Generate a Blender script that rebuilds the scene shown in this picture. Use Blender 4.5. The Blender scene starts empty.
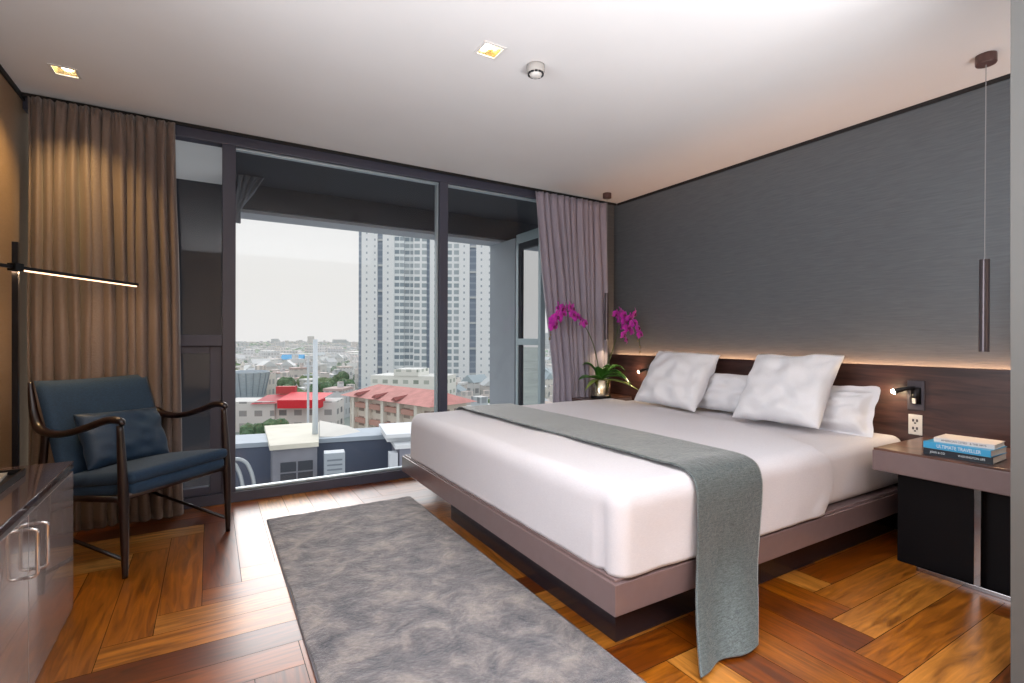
import bpy, bmesh, math, random
from mathutils import Vector, Matrix, noise
random.seed(7)
PI = math.pi
COL = bpy.context.scene.collection
XW, YW, H, XL, YB = 3.78, 4.20, 2.66, -0.98, -1.6

# ---------------------------------------------------------------- materials
def newmat(name):
    m = bpy.data.materials.new(name); m.use_nodes = True
    nt = m.node_tree; b = nt.nodes['Principled BSDF']
    return m, nt, b
def setp(b, **k):
    names = dict(rough='Roughness', metal='Metallic', spec='Specular IOR Level', coat='Coat Weight', coatr='Coat Roughness',
                 sheen='Sheen Weight', sheenr='Sheen Roughness', sub='Subsurface Weight', estr='Emission Strength')
    for a, v in k.items(): b.inputs[names[a]].default_value = v
def c4(c): return (c[0], c[1], c[2], 1.0)
def srgb(r, g, b):
    f = lambda v: (v/255/12.92) if v/255 <= .04045 else ((v/255+.055)/1.055)**2.4
    return (f(r), f(g), f(b))
def N(nt, typ, **k):
    n = nt.nodes.new(typ)
    for a, v in k.items(): setattr(n, a, v)
    return n
def mathn(nt, op, a, b=None, c=None):
    n = N(nt, 'ShaderNodeMath', operation=op)
    for i, v in enumerate((a, b, c)):
        if v is None: continue
        if isinstance(v, (int, float)): n.inputs[i].default_value = v
        else: nt.links.new(v, n.inputs[i])
    return n.outputs[0]
def mixc(nt, fac, a, b):
    n = N(nt, 'ShaderNodeMix', data_type='RGBA')
    for i, v in ((0, fac), (6, a), (7, b)):
        if isinstance(v, (int, float)): n.inputs[i].default_value = v
        elif isinstance(v, tuple): n.inputs[i].default_value = c4(v)
        else: nt.links.new(v, n.inputs[i])
    return n.outputs[2]
def plain(name, col, rough=.5, metal=0, var=0, vscale=20, bump=0, bscale=80, stretch=(1,1,1), **k):
    m, nt, b = newmat(name); setp(b, rough=rough, metal=metal, **k)
    b.inputs['Base Color'].default_value = c4(col)
    tc = N(nt, 'ShaderNodeTexCoord'); mp = N(nt, 'ShaderNodeMapping'); mp.inputs['Scale'].default_value = stretch
    nt.links.new(tc.outputs['Object'], mp.inputs[0])
    if var:
        n = N(nt, 'ShaderNodeTexNoise'); n.inputs['Scale'].default_value = vscale; n.inputs['Detail'].default_value = 4
        nt.links.new(mp.outputs[0], n.inputs['Vector'])
        f = mathn(nt, 'MULTIPLY_ADD', n.outputs[0], 2.4, -.7)
        f = mathn(nt, 'MINIMUM', mathn(nt, 'MAXIMUM', f, 0), 1)
        lo = tuple(max(0, x*(1-var)) for x in col); hi = tuple(min(1, x*(1+var)) for x in col)
        nt.links.new(mixc(nt, f, lo, hi), b.inputs['Base Color'])
    if bump:
        n = N(nt, 'ShaderNodeTexNoise'); n.inputs['Scale'].default_value = bscale; n.inputs['Detail'].default_value = 3
        nt.links.new(mp.outputs[0], n.inputs['Vector'])
        bp = N(nt, 'ShaderNodeBump'); bp.inputs['Strength'].default_value = bump; bp.inputs['Distance'].default_value = .01
        nt.links.new(n.outputs[0], bp.inputs['Height']); nt.links.new(bp.outputs[0], b.inputs['Normal'])
    return m
def emit(name, col, s):
    m, nt, b = newmat(name); b.inputs['Base Color'].default_value = c4((.8,.8,.8))
    b.inputs['Emission Color'].default_value = c4(col); b.inputs['Emission Strength'].default_value = s
    return m
def glassmat(name, tint=(.965,.975,.98), ior=1.5, boost=.7):
    m = bpy.data.materials.new(name); m.use_nodes = True; nt = m.node_tree; nt.nodes.clear()
    o = N(nt, 'ShaderNodeOutputMaterial'); mx = N(nt, 'ShaderNodeMixShader'); t = N(nt, 'ShaderNodeBsdfTransparent')
    g = N(nt, 'ShaderNodeBsdfGlossy'); fr = N(nt, 'ShaderNodeFresnel'); fr.inputs[0].default_value = ior
    t.inputs[0].default_value = c4(tint); g.inputs['Roughness'].default_value = 0.0
    nt.links.new(mathn(nt, 'MULTIPLY', fr.outputs[0], boost), mx.inputs[0]); nt.links.new(t.outputs[0], mx.inputs[1]); nt.links.new(g.outputs[0], mx.inputs[2])
    nt.links.new(mx.outputs[0], o.inputs[0]); return m
def woodmat(name, c1, c2, rough=.35, axis=(1,14,14), scale=3.0, coat=0.0, bump=.05):
    m, nt, b = newmat(name); setp(b, rough=rough, coat=coat, coatr=.1)
    tc = N(nt, 'ShaderNodeTexCoord'); mp = N(nt, 'ShaderNodeMapping'); mp.inputs['Scale'].default_value = axis
    nt.links.new(tc.outputs['Object'], mp.inputs[0])
    n = N(nt, 'ShaderNodeTexNoise'); n.inputs['Scale'].default_value = scale; n.inputs['Detail'].default_value = 8; n.inputs['Distortion'].default_value = 1.2
    nt.links.new(mp.outputs[0], n.inputs['Vector'])
    r = N(nt, 'ShaderNodeValToRGB'); r.color_ramp.elements[0].position = .35; r.color_ramp.elements[1].position = .68
    r.color_ramp.elements[0].color = c4(c1); r.color_ramp.elements[1].color = c4(c2)
    nt.links.new(n.outputs[0], r.inputs[0]); nt.links.new(r.outputs[0], b.inputs['Base Color'])
    bp = N(nt, 'ShaderNodeBump'); bp.inputs['Strength'].default_value = bump; bp.inputs['Distance'].default_value = .005
    nt.links.new(n.outputs[0], bp.inputs['Height']); nt.links.new(bp.outputs[0], b.inputs['Normal'])
    return m
def weave(name, col, col2, rough=.8, s=350, sheen=.2, bump=.15, big=0):
    m, nt, b = newmat(name); setp(b, rough=rough, sheen=sheen, sheenr=.4)
    tc = N(nt, 'ShaderNodeTexCoord')
    vals = []
    for st in ((1, .12, 1), (.12, 1, 1)):
        mp = N(nt, 'ShaderNodeMapping'); mp.inputs['Scale'].default_value = st; nt.links.new(tc.outputs['Object'], mp.inputs[0])
        n = N(nt, 'ShaderNodeTexNoise'); n.inputs['Scale'].default_value = s; n.inputs['Detail'].default_value = 2
        nt.links.new(mp.outputs[0], n.inputs['Vector']); vals.append(n.outputs[0])
    f = mathn(nt, 'MULTIPLY', mathn(nt, 'ADD', vals[0], vals[1]), .5)
    f2 = mathn(nt, 'MULTIPLY_ADD', f, 4.0, -1.5)
    f2 = mathn(nt, 'MINIMUM', mathn(nt, 'MAXIMUM', f2, 0), 1)
    nt.links.new(mixc(nt, f2, col, col2), b.inputs['Base Color'])
    h = f
    if big:
        n = N(nt, 'ShaderNodeTexNoise'); n.inputs['Scale'].default_value = big; n.inputs['Detail'].default_value = 3; n.inputs['Distortion'].default_value = 1
        nt.links.new(tc.outputs['Object'], n.inputs['Vector']); h = mathn(nt, 'MULTIPLY_ADD', n.outputs[0], 1.5, f)
    bp = N(nt, 'ShaderNodeBump'); bp.inputs['Strength'].default_value = bump; bp.inputs['Distance'].default_value = .006
    nt.links.new(h, bp.inputs['Height']); nt.links.new(bp.outputs[0], b.inputs['Normal'])
    return m
def gridmat(name, wall, glass, su=3.2, sv=3.0, u0=.25, u1=.75, v0=.3, v1=.8, var=.5, rough=.7, extra=None):
    """facade: windows repeat over UVs in metres"""
    m, nt, b = newmat(name); setp(b, rough=rough, spec=.2)
    tc = N(nt, 'ShaderNodeTexCoord'); sp = N(nt, 'ShaderNodeSeparateXYZ'); nt.links.new(tc.outputs['UV'], sp.inputs[0])
    U = mathn(nt, 'DIVIDE', sp.outputs[0], su); V = mathn(nt, 'DIVIDE', sp.outputs[1], sv)
    fu = mathn(nt, 'FRACT', U); fv = mathn(nt, 'FRACT', V)
    a = mathn(nt, 'MULTIPLY', mathn(nt, 'GREATER_THAN', fu, u0), mathn(nt, 'LESS_THAN', fu, u1))
    c = mathn(nt, 'MULTIPLY', mathn(nt, 'GREATER_THAN', fv, v0), mathn(nt, 'LESS_THAN', fv, v1))
    mask = mathn(nt, 'MULTIPLY', a, c)
    cb = N(nt, 'ShaderNodeCombineXYZ'); nt.links.new(mathn(nt, 'FLOOR', U), cb.inputs[0]); nt.links.new(mathn(nt, 'FLOOR', V), cb.inputs[1])
    wn = N(nt, 'ShaderNodeTexWhiteNoise', noise_dimensions='2D'); nt.links.new(cb.outputs[0], wn.inputs['Vector'])
    lite = tuple(x + (w-x)*var for x, w in zip(glass, wall))
    gc = mixc(nt, wn.outputs['Value'], glass, lite)
    nt.links.new(mixc(nt, mask, wall, gc), b.inputs['Base Color'])
    return m

M = {}
M['ceil'] = plain('ceiling paint', (.66,.65,.65), .9, var=.02, vscale=2)
M['wall_l'] = plain('beige wall covering', srgb(150,125,100), .6, var=.06, vscale=30, stretch=(1,1,6))
M['wall_grey'] = plain('warm grey paint', (.10,.098,.094), .6)
M['gap'] = plain('black shadow gap', (.008,.007,.008), .7)
M['black'] = plain('matte black', (.012,.012,.014), .5)
M['blackm'] = plain('black metal', (.015,.014,.016), .3, metal=.6)
M['chrome'] = plain('chrome', (.72,.70,.70), .08, metal=1)
M['nschrome'] = plain('shade toned chrome', (.30,.27,.27), .12, metal=1)  # darker copy of the chrome, dark surroundings put into its colour
M['brass'] = plain('satin champagne steel', (.70,.62,.46), .22, metal=1)
M['frame'] = plain('window frame metal', srgb(70,72,88), .45)
M['frame_in'] = plain('pale blue grey frame edge', srgb(165,180,188), .35, metal=.3)
M['glass'] = glassmat('window glass')
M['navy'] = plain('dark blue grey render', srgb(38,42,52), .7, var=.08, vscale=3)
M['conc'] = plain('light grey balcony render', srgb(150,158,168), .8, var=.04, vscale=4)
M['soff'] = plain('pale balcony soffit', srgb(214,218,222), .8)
M['linen'] = weave('white bed linen', (.60,.57,.605), (.66,.63,.66), .75, 500, .15, .12, big=7)
M['pillow'] = weave('white pillow cotton', (.76,.755,.79), (.83,.825,.85), .7, 500, .1, .12, big=14)
M['runner'] = weave('charcoal woven throw', srgb(60,67,68), srgb(98,106,106), .55, 260, .5, .35, big=30)
M['chairfab'] = weave('blue grey wool', srgb(18,42,66), srgb(32,64,92), .85, 450, .08, .3)
M['cushfab'] = weave('blue satin cotton', srgb(24,46,68), srgb(36,62,88), .5, 500, .1, .15)
M['chairwood'] = woodmat('dark stained wood', (.006,.002,.002), (.020,.007,.006), .3, (4,4,1), 6, .15)
M['head'] = woodmat('dark walnut headboard', srgb(44,25,24), srgb(74,46,42), .38, (9,1,9), 2.6, .15)
M['nsfront'] = plain('taupe lacquer', srgb(122,104,104), .28, coat=.3, var=.03)
M['nstop'] = woodmat('walnut top', srgb(76,48,40), srgb(120,84,70), .3, (2,1.2,9), 3, .3)
M['bedframe'] = plain('taupe metallic lacquer', srgb(118,98,98), .24, coat=.5, var=.03)
M['plinth'] = plain('dark mirror plinth', (.02,.014,.018), .2)
M['cab'] = plain('glossy taupe cabinet lacquer', srgb(150,140,138), .16, coat=.8, coatr=.03, spec=.6)
M['cabtop'] = plain('brown glass cabinet top', srgb(84,66,62), .12, coat=.8, coatr=.03)
M['bulb'] = emit('warm bulb', (1,.80,.50), 120)
M['dlbulb'] = emit('downlight bulb', (1,.93,.75), 14)
M['led'] = emit('warm led strip', (1,.55,.26), 4)
M['gold'] = plain('downlight gold reflector', (.85,.70,.40), .25, metal=1)
M['white'] = plain('white plastic', (.62,.60,.58), .4)
M['offw'] = plain('grey plastic', (.40,.38,.36), .5)
M['soil'] = plain('moss and bark', (.05,.035,.02), .95, var=.5, vscale=60, bump=.8, bscale=60)
M['leaf'] = plain('orchid leaf', srgb(62,112,42), .32, var=.35, vscale=9, spec=.6)
M['leaf2'] = plain('pale orchid leaf', srgb(150,170,90), .35, var=.25, vscale=9)
M['stem'] = plain('orchid stem', srgb(66,78,40), .5)
M['petal'] = plain('magenta petal', srgb(196,28,176), .45, var=.22, vscale=40, sheen=.3)
M['lip'] = plain('deep purple lip', srgb(120,8,90), .4)
M['bud'] = plain('green bud', srgb(120,110,90), .5)
M['paper'] = plain('page block', (.66,.62,.56), .9, bump=.4, bscale=200, stretch=(1,1,9))
M['bk_navy'] = plain('navy cover', srgb(20,28,40), .35)
M['bk_cyan'] = plain('cyan cover', srgb(60,165,215), .35)
M['bk_white'] = plain('white cover', srgb(225,218,215), .4)
M['ink'] = plain('dark ink', (.05,.04,.05), .6)
M['inkw'] = plain('white ink', (.8,.85,.88), .6)

def floormat():
    m, nt, b = newmat('oiled hardwood herringbone'); setp(b, rough=.30, spec=.8, coat=.45, coatr=.30)
    tc = N(nt, 'ShaderNodeTexCoord'); at = N(nt, 'ShaderNodeAttribute', attribute_name='plank')
    sp = N(nt, 'ShaderNodeSeparateColor'); nt.links.new(at.outputs['Color'], sp.inputs[0])
    uv = N(nt, 'ShaderNodeMapping'); uv.inputs['Scale'].default_value = (1.1, 11, 1); nt.links.new(tc.outputs['UV'], uv.inputs[0])
    off = N(nt, 'ShaderNodeCombineXYZ'); nt.links.new(mathn(nt, 'MULTIPLY', sp.outputs[0], 37), off.inputs[0]); nt.links.new(mathn(nt, 'MULTIPLY', sp.outputs[1], 91), off.inputs[1])
    nt.links.new(mathn(nt, 'MULTIPLY', sp.outputs[2], 53), off.inputs[2])
    va = N(nt, 'ShaderNodeVectorMath', operation='ADD'); nt.links.new(uv.outputs[0], va.inputs[0]); nt.links.new(off.outputs[0], va.inputs[1])
    n = N(nt, 'ShaderNodeTexNoise'); n.inputs['Scale'].default_value = 2.6; n.inputs['Detail'].default_value = 9; n.inputs['Distortion'].default_value = 1.6
    nt.links.new(va.outputs[0], n.inputs['Vector'])
    r = N(nt, 'ShaderNodeValToRGB'); e = r.color_ramp.elements
    e[0].position = 0; e[0].color = c4(srgb(96,48,24)); e[1].position = 1; e[1].color = c4(srgb(196,148,92))
    for p, c in ((.25, srgb(130,70,32)), (.5, srgb(158,98,50)), (.72, srgb(176,116,62)), (.9, srgb(190,132,76))):
        x = e.new(p); x.color = c4(c)
    nt.links.new(sp.outputs[0], r.inputs[0])
    g = N(nt, 'ShaderNodeValToRGB'); g.color_ramp.elements[0].position = .3; g.color_ramp.elements[1].position = .72
    g.color_ramp.elements[0].color = (.22,.16,.12,1); g.color_ramp.elements[1].color = (1.12,1.1,1.06,1)
    nt.links.new(n.outputs[0], g.inputs[0])
    mu = N(nt, 'ShaderNodeMix', data_type='RGBA', blend_type='MULTIPLY'); mu.inputs[0].default_value = .85
    nt.links.new(r.outputs[0], mu.inputs[6]); nt.links.new(g.outputs[0], mu.inputs[7])
    sat = N(nt, 'ShaderNodeHueSaturation'); sat.inputs['Saturation'].default_value = 1.08; sat.inputs['Value'].default_value = 1.15
    nt.links.new(mu.outputs[2], sat.inputs['Color']); nt.links.new(sat.outputs[0], b.inputs['Base Color'])
    bp = N(nt, 'ShaderNodeBump'); bp.inputs['Strength'].default_value = .06; bp.inputs['Distance'].default_value = .004
    nt.links.new(n.outputs[0], bp.inputs['Height']); nt.links.new(bp.outputs[0], b.inputs['Normal'])
    return m
M['floor'] = floormat()

def wallpaper():
    m, nt, b = newmat('charcoal textured wall covering'); setp(b, rough=.42, spec=.4)
    tc = N(nt, 'ShaderNodeTexCoord'); mp = N(nt, 'ShaderNodeMapping'); mp.inputs['Scale'].default_value = (1, 1.5, 26)
    nt.links.new(tc.outputs['Object'], mp.inputs[0])
    n = N(nt, 'ShaderNodeTexNoise'); n.inputs['Scale'].default_value = 5; n.inputs['Detail'].default_value = 6; n.inputs['Distortion'].default_value = .8
    nt.links.new(mp.outputs[0], n.inputs['Vector'])
    nt.links.new(mixc(nt, n.outputs[0], srgb(78,82,87), srgb(108,113,118)), b.inputs['Base Color'])
    bp = N(nt, 'ShaderNodeBump'); bp.inputs['Strength'].default_value = .25; bp.inputs['Distance'].default_value = .004
    nt.links.new(n.outputs[0], bp.inputs['Height']); nt.links.new(bp.outputs[0], b.inputs['Normal'])
    return m
M['wallp'] = wallpaper()
def rugmat():
    m, nt, b = newmat('grey silky rug pile'); setp(b, rough=.8, sheen=.35, sheenr=.35)
    tc = N(nt, 'ShaderNodeTexCoord')
    n = N(nt, 'ShaderNodeTexNoise'); n.inputs['Scale'].default_value = 6.5; n.inputs['Detail'].default_value = 10; n.inputs['Roughness'].default_value = .72; n.inputs['Distortion'].default_value = .35
    nt.links.new(tc.outputs['Object'], n.inputs['Vector'])
    r = N(nt, 'ShaderNodeValToRGB'); e = r.color_ramp.elements; e[0].position = .36; e[0].color = c4(srgb(72,71,80)); e[1].position = .66; e[1].color = c4(srgb(158,147,142))
    x = e.new(.5); x.color = c4(srgb(110,105,108))
    nt.links.new(n.outputs[0], r.inputs[0]); nt.links.new(r.outputs[0], b.inputs['Base Color'])
    n2 = N(nt, 'ShaderNodeTexNoise'); n2.inputs['Scale'].default_value = 60; n2.inputs['Detail'].default_value = 5
    nt.links.new(tc.outputs['Object'], n2.inputs['Vector'])
    h = mathn(nt, 'ADD', mathn(nt, 'MULTIPLY', n.outputs[0], 3), mathn(nt, 'MULTIPLY', n2.outputs[0], .6))
    bp = N(nt, 'ShaderNodeBump'); bp.inputs['Strength'].default_value = .6; bp.inputs['Distance'].default_value = .02
    nt.links.new(h, bp.inputs['Height']); nt.links.new(bp.outputs[0], b.inputs['Normal'])
    return m
M['rug'] = rugmat()
M['curt'] = weave('taupe curtain cloth', srgb(100,86,80), srgb(124,110,102), .6, 500, .3, .12)
M['curt2'] = weave('lilac grey curtain cloth', srgb(138,130,144), srgb(164,156,170), .6, 500, .3, .12)

# ---------------------------------------------------------------- mesh helpers
def obj(name, bm, mat, parent=None, smooth=False, bevel=0, seg=2, sub=0):
    me = bpy.data.meshes.new(name); bm.normal_update(); bm.to_mesh(me); bm.free()
    for mm in (mat if isinstance(mat, (list, tuple)) else [mat]): me.materials.append(mm)
    if smooth:
        for p in me.polygons: p.use_smooth = True
    o = bpy.data.objects.new(name, me); COL.objects.link(o)
    if parent: o.parent = parent
    if bevel:
        md = o.modifiers.new('bevel', 'BEVEL'); md.width = bevel; md.segments = seg; md.limit_method = 'ANGLE'
    if sub:
        md = o.modifiers.new('sub', 'SUBSURF'); md.levels = sub; md.render_levels = sub
    return o
def empty(name, loc=(0,0,0), rz=0):
    o = bpy.data.objects.new(name, None); COL.objects.link(o); o.location = loc; o.rotation_euler = (0,0,rz); o.empty_display_size = .1
    return o
def tag(o, label, cat, group=None, kind=None):
    if label: o['label'] = label
    if cat: o['category'] = cat
    if group: o['group'] = group
    if kind: o['kind'] = kind
    return o
def thing(name, label, cat, loc=(0,0,0), rz=0, group=None): return tag(empty(name, loc, rz), label, cat, group)
def struct(name, bm, mat, label, cat, parent=None, **k):
    o = obj(name, bm, mat, parent, **k)
    return tag(o, label, cat, kind='structure') if parent is None else o
def dup(root, loc=None, rz=None, label=None, group=None):
    r = root.copy(); COL.objects.link(r)
    if loc is not None: r.location = loc
    if rz is not None: r.rotation_euler[2] = rz
    if label: r['label'] = label
    if group: r['group'] = group
    def rec(a, b):
        for ch in list(a.children):
            c = ch.copy(); COL.objects.link(c); c.parent = b; rec(ch, c)
    rec(root, r); return r
def NB(): return bmesh.new()
def box(bm, x0, y0, z0, x1, y1, z1, mi=0):
    v = [bm.verts.new(p) for p in ((x0,y0,z0),(x1,y0,z0),(x1,y1,z0),(x0,y1,z0),(x0,y0,z1),(x1,y0,z1),(x1,y1,z1),(x0,y1,z1))]
    for f in ((3,2,1,0),(4,5,6,7),(0,1,5,4),(1,2,6,5),(2,3,7,6),(3,0,4,7)):
        bm.faces.new([v[i] for i in f]).material_index = mi
    return bm
def B(*a): return box(NB(), *a)
def obox(bm, c, sx, sy, sz, mat):
    vs = []
    for dz in (-1, 1):
        for dx, dy in ((-1,-1),(1,-1),(1,1),(-1,1)):
            vs.append(bm.verts.new(Vector(c) + mat @ Vector((dx*sx/2, dy*sy/2, dz*sz/2))))
    for f in ((3,2,1,0),(4,5,6,7),(0,1,5,4),(1,2,6,5),(2,3,7,6),(3,0,4,7)): bm.faces.new([vs[i] for i in f])
    return bm
def catmull(pts, n=6):
    P = [Vector(p) for p in pts]; out = []
    for i in range(len(P)-1):
        a = P[i-1] if i else 2*P[0]-P[1]; b, c = P[i], P[i+1]; d = P[i+2] if i+2 < len(P) else 2*P[-1]-P[-2]
        for k in range(n):
            t = k/n; out.append(.5*((2*b)+(c-a)*t+(2*a-5*b+4*c-d)*t*t+(3*b-a-3*c+d)*t**3))
    out.append(P[-1]); return out
def tube(bm, pts, r, seg=10, flat=1.0, cap=True, up=None):
    """sweep an ellipse along pts; r a number or list"""
    P = [Vector(p) for p in pts]; n = len(P)
    R = r if isinstance(r, (list, tuple)) else [r]*n
    if len(R) != n: R = [R[0]+(0) if False else R[min(len(R)-1, int(i/(n-1)*(len(R)-1)))]*(1-((i/(n-1)*(len(R)-1))%1)) + R[min(len(R)-1, int(i/(n-1)*(len(R)-1))+1)]*((i/(n-1)*(len(R)-1))%1) for i in range(n)]
    rings = []; prev = None
    for i in range(n):
        t = (P[min(i+1, n-1)]-P[max(i-1, 0)]).normalized()
        if prev is None:
            u = Vector(up) if up else (Vector((0,0,1)) if abs(t.z) < .9 else Vector((1,0,0)))
        else: u = prev
        u = (u - t*u.dot(t)).normalized(); prev = u; w = t.cross(u)
        rings.append([bm.verts.new(P[i]+u*(math.cos(2*PI*k/seg)*R[i])+w*(math.sin(2*PI*k/seg)*R[i]*flat)) for k in range(seg)])
    for a, b in zip(rings, rings[1:]):
        for k in range(seg): bm.faces.new((a[k], a[(k+1)%seg], b[(k+1)%seg], b[k]))
    if cap: bm.faces.new(rings[0][::-1]); bm.faces.new(rings[-1])
    return bm
def lathe(bm, prof, seg=32, c=(0,0,0), mi=0):
    rings = []
    for r, z in prof:
        if r < 1e-6: rings.append([bm.verts.new((c[0], c[1], c[2]+z))])
        else: rings.append([bm.verts.new((c[0]+r*math.cos(2*PI*k/seg), c[1]+r*math.sin(2*PI*k/seg), c[2]+z)) for k in range(seg)])
    for a, b in zip(rings, rings[1:]):
        for k in range(seg):
            k2 = (k+1) % seg
            if len(a) == 1 and len(b) == 1: continue
            if len(a) == 1: f = (a[0], b[k], b[k2])
            elif len(b) == 1: f = (a[k], a[k2], b[0])
            else: f = (a[k], a[k2], b[k2], b[k])
            try: bm.faces.new(f).material_index = mi
            except ValueError: pass
    bmesh.ops.recalc_face_normals(bm, faces=bm.faces)
    return bm
def rbox(lo, hi, r, n=(24,24,8), disp=None):
    """dense box with rounded edges; disp(p, normal) -> offset"""
    bm = NB(); lo = Vector(lo); hi = Vector(hi); cache = {}
    def vert(p):
        key = tuple(round(c, 5) for c in p)
        if key not in cache:
            q = Vector([min(max(p[i], lo[i]+r), hi[i]-r) for i in range(3)]); d = p-q
            nn = d.normalized() if d.length > 1e-9 else Vector((0,0,1))
            pp = q + nn*r
            if disp: pp = pp + disp(pp, nn)
            cache[key] = bm.verts.new(pp)
        return cache[key]
    def grid(ax):
        L = hi[ax]-lo[ax]; m = n[ax]; c = [0, r*.15, r*.4, r*.7]
        c = c + [r+(L-2*r)*i/m for i in range(m+1)] + [L-x for x in c[::-1]]
        return [lo[ax]+x for x in c]
    G = [grid(i) for i in range(3)]
    for ax in range(3):
        a, b = (ax+1) % 3, (ax+2) % 3
        for s, val in ((0, lo[ax]), (1, hi[ax])):
            for i in range(len(G[a])-1):
                for j in range(len(G[b])-1):
                    q = []
                    for di, dj in ((0,0),(1,0),(1,1),(0,1)):
                        p = [0,0,0]; p[ax] = val; p[a] = G[a][i+di]; p[b] = G[b][j+dj]; q.append(vert(Vector(p)))
                    if not s: q = q[::-1]
                    if len(set(q)) == 4:
                        try: bm.faces.new(q)
                        except ValueError: pass
    return bm
def nz(p, s=1, o=0): return noise.noise(Vector((p[0]*s+o, p[1]*s+o*1.7, p[2]*s)))
def cushion(w, h, t, n=26, pinch=.10, wr=.012, seed=0, flange=0):
    """soft cushion in XZ plane (width x, height z), thickness y, base at z=0"""
    bm = NB(); S = []
    for side in (-1, 1):
        g = []
        for i in range(n+1):
            row = []
            for j in range(n+1):
                a = 2*i/n-1; b = 2*j/n-1
                ex = (1-abs(a)**2.4); ez = (1-abs(b)**2.4)
                th = t/2*(max(ex,0)*max(ez,0))**.42
                # sides bow in, corners point out
                x = a*w/2*(1-pinch*(1-b*b)*abs(a)**3); z = b*h/2*(1-pinch*(1-a*a)*abs(b)**3)
                y = side*th
                k = (1-abs(a))*(1-abs(b))
                y += side*wr*nz((a*2.2, b*2.2, 0), 1.3, seed+side)*min(1, th/t*4)
                rad = math.hypot(1-abs(a), 1-abs(b)); y += side*wr*.7*math.sin(math.atan2(1-abs(b), 1-abs(a)+1e-6)*14+seed)*max(0, .55-rad)*min(1, th/t*4)
                row.append((x, y, z+h/2))
            g.append(row)
        S.append(g)
    V = {}
    def v(s, i, j):
        e = i in (0, n) or j in (0, n); k = (0 if e else s, i, j)
        if k not in V: V[k] = bm.verts.new(S[s][i][j])
        return V[k]
    for s in (0, 1):
        for i in range(n):
            for j in range(n):
                q = (v(s,i,j), v(s,i+1,j), v(s,i+1,j+1), v(s,i,j+1))
                bm.faces.new(q if s == 0 else q[::-1])
    if flange:
        per = [(i,0) for i in range(n)]+[(n,j) for j in range(n)]+[(i,n) for i in range(n,0,-1)]+[(0,j) for j in range(n,0,-1)]
        out = []
        for i, j in per:
            p = V[(0,i,j)].co; a = 2*i/n-1; b = 2*j/n-1
            m = max(abs(a), abs(b)); d = Vector((a if abs(a) == m else a*.9, 0, b if abs(b) == m else b*.9)).normalized()
            dd = Vector(((1 if a > 0 else -1) if abs(a) >= .999 else 0, 0, (1 if b > 0 else -1) if abs(b) >= .999 else 0))
            out.append(bm.verts.new(p + dd*flange + Vector((0, .006*math.sin(i*.8+j*.6+seed), 0))))
        for k in range(len(per)):
            k2 = (k+1) % len(per)
            bm.faces.new((V[(0,)+per[k]], V[(0,)+per[k2]], out[k2], out[k]))
    bmesh.ops.recalc_face_normals(bm, faces=bm.faces)
    return bm
def textobj(name, s, size, mat, parent, mtx, width=None, ext=.0004):
    cu = bpy.data.curves.new(name, 'FONT'); cu.body = s; cu.size = size; cu.extrude = ext; cu.align_x = 'CENTER'; cu.align_y = 'CENTER'
    t = bpy.data.objects.new('tmp', cu); COL.objects.link(t)
    dg = bpy.context.evaluated_depsgraph_get(); me = bpy.data.meshes.new_from_object(t.evaluated_get(dg)); bpy.data.objects.remove(t)
    if width:
        xs = [v.co.x for v in me.vertices]; k = width/(max(xs)-min(xs))
        for v in me.vertices: v.co.x *= k
    me.transform(mtx); me.materials.append(mat); me.name = name
    o = bpy.data.objects.new(name, me); COL.objects.link(o); o.parent = parent; return o

# ---------------------------------------------------------------- room shell
def build_floor():
    bm = NB(); uvl = bm.loops.layers.uv.new('UVMap'); cl = bm.loops.layers.float_color.new('plank')
    W, L = .165, .99; n = 6; g = .0012
    def plank(x, y, w, h, along_x):
        if x > XW or y > YW or x+w < XL or y+h < YB: return
        x0, x1 = max(x+g, XL), min(x+w-g, XW); y0, y1 = max(y+g, YB), min(y+h-g, YW)
        if x1 <= x0 or y1 <= y0: return
        vs = [bm.verts.new((a, b, 0)) for a, b in ((x0,y0),(x1,y0),(x1,y1),(x0,y1))]
        f = bm.faces.new(vs); c = (random.random(), random.random(), random.random(), 1)
        for lp in f.loops:
            p = lp.vert.co; u, v = p.x-x, p.y-y
            lp[uvl].uv = (u, v) if along_x else (v, u)
            lp[cl] = c
    for k in range(-60, 60):
        for m in range(-8, 8):
            x, y = k*W + m*2*L, k*W - 1.0
            plank(x+.3, y, L, W, True)
            plank(x+.3+L, y+W-L, W, L, False)
    o = struct('floor', bm, M['floor'], 'warm brown hardwood floor laid in a wide plank herringbone', 'floor')
    # thin dark substrate showing in the joints
    s = B(XL, YB, -.06, XW, YW, -.002); obj('subfloor', s, M['gap'], o)
    return o
build_floor()
DL = [(-.686, 3.659), (1.22, 2.268)]
def build_ceiling():
    h = .052; xs = sorted({XL-.1, XW+.1, *[x+s*h for x, y in DL for s in (-1, 1)]}); ys = sorted({YB-.1, YW+.05, *[y+s*h for x, y in DL for s in (-1, 1)]})
    bm = NB()
    for a, b in zip(xs, xs[1:]):
        for c, d in zip(ys, ys[1:]):
            cx, cy = (a+b)/2, (c+d)/2
            if any(abs(cx-x) < h and abs(cy-y) < h for x, y in DL): continue
            bm.faces.new([bm.verts.new((p, q, H)) for p, q in ((a,c),(a,d),(b,d),(b,c))])
    bmesh.ops.remove_doubles(bm, verts=bm.verts, dist=1e-4)
    bmesh.ops.recalc_face_normals(bm, faces=bm.faces)
    ex = bmesh.ops.extrude_face_region(bm, geom=bm.faces[:])
    bmesh.ops.translate(bm, vec=(0,0,.12), verts=[v for v in ex['geom'] if isinstance(v, bmesh.types.BMVert)])
    bmesh.ops.recalc_face_normals(bm, faces=bm.faces)
    struct('ceiling', bm, M['ceil'], 'smooth pale grey ceiling with recessed square downlights', 'ceiling')
build_ceiling()
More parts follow.
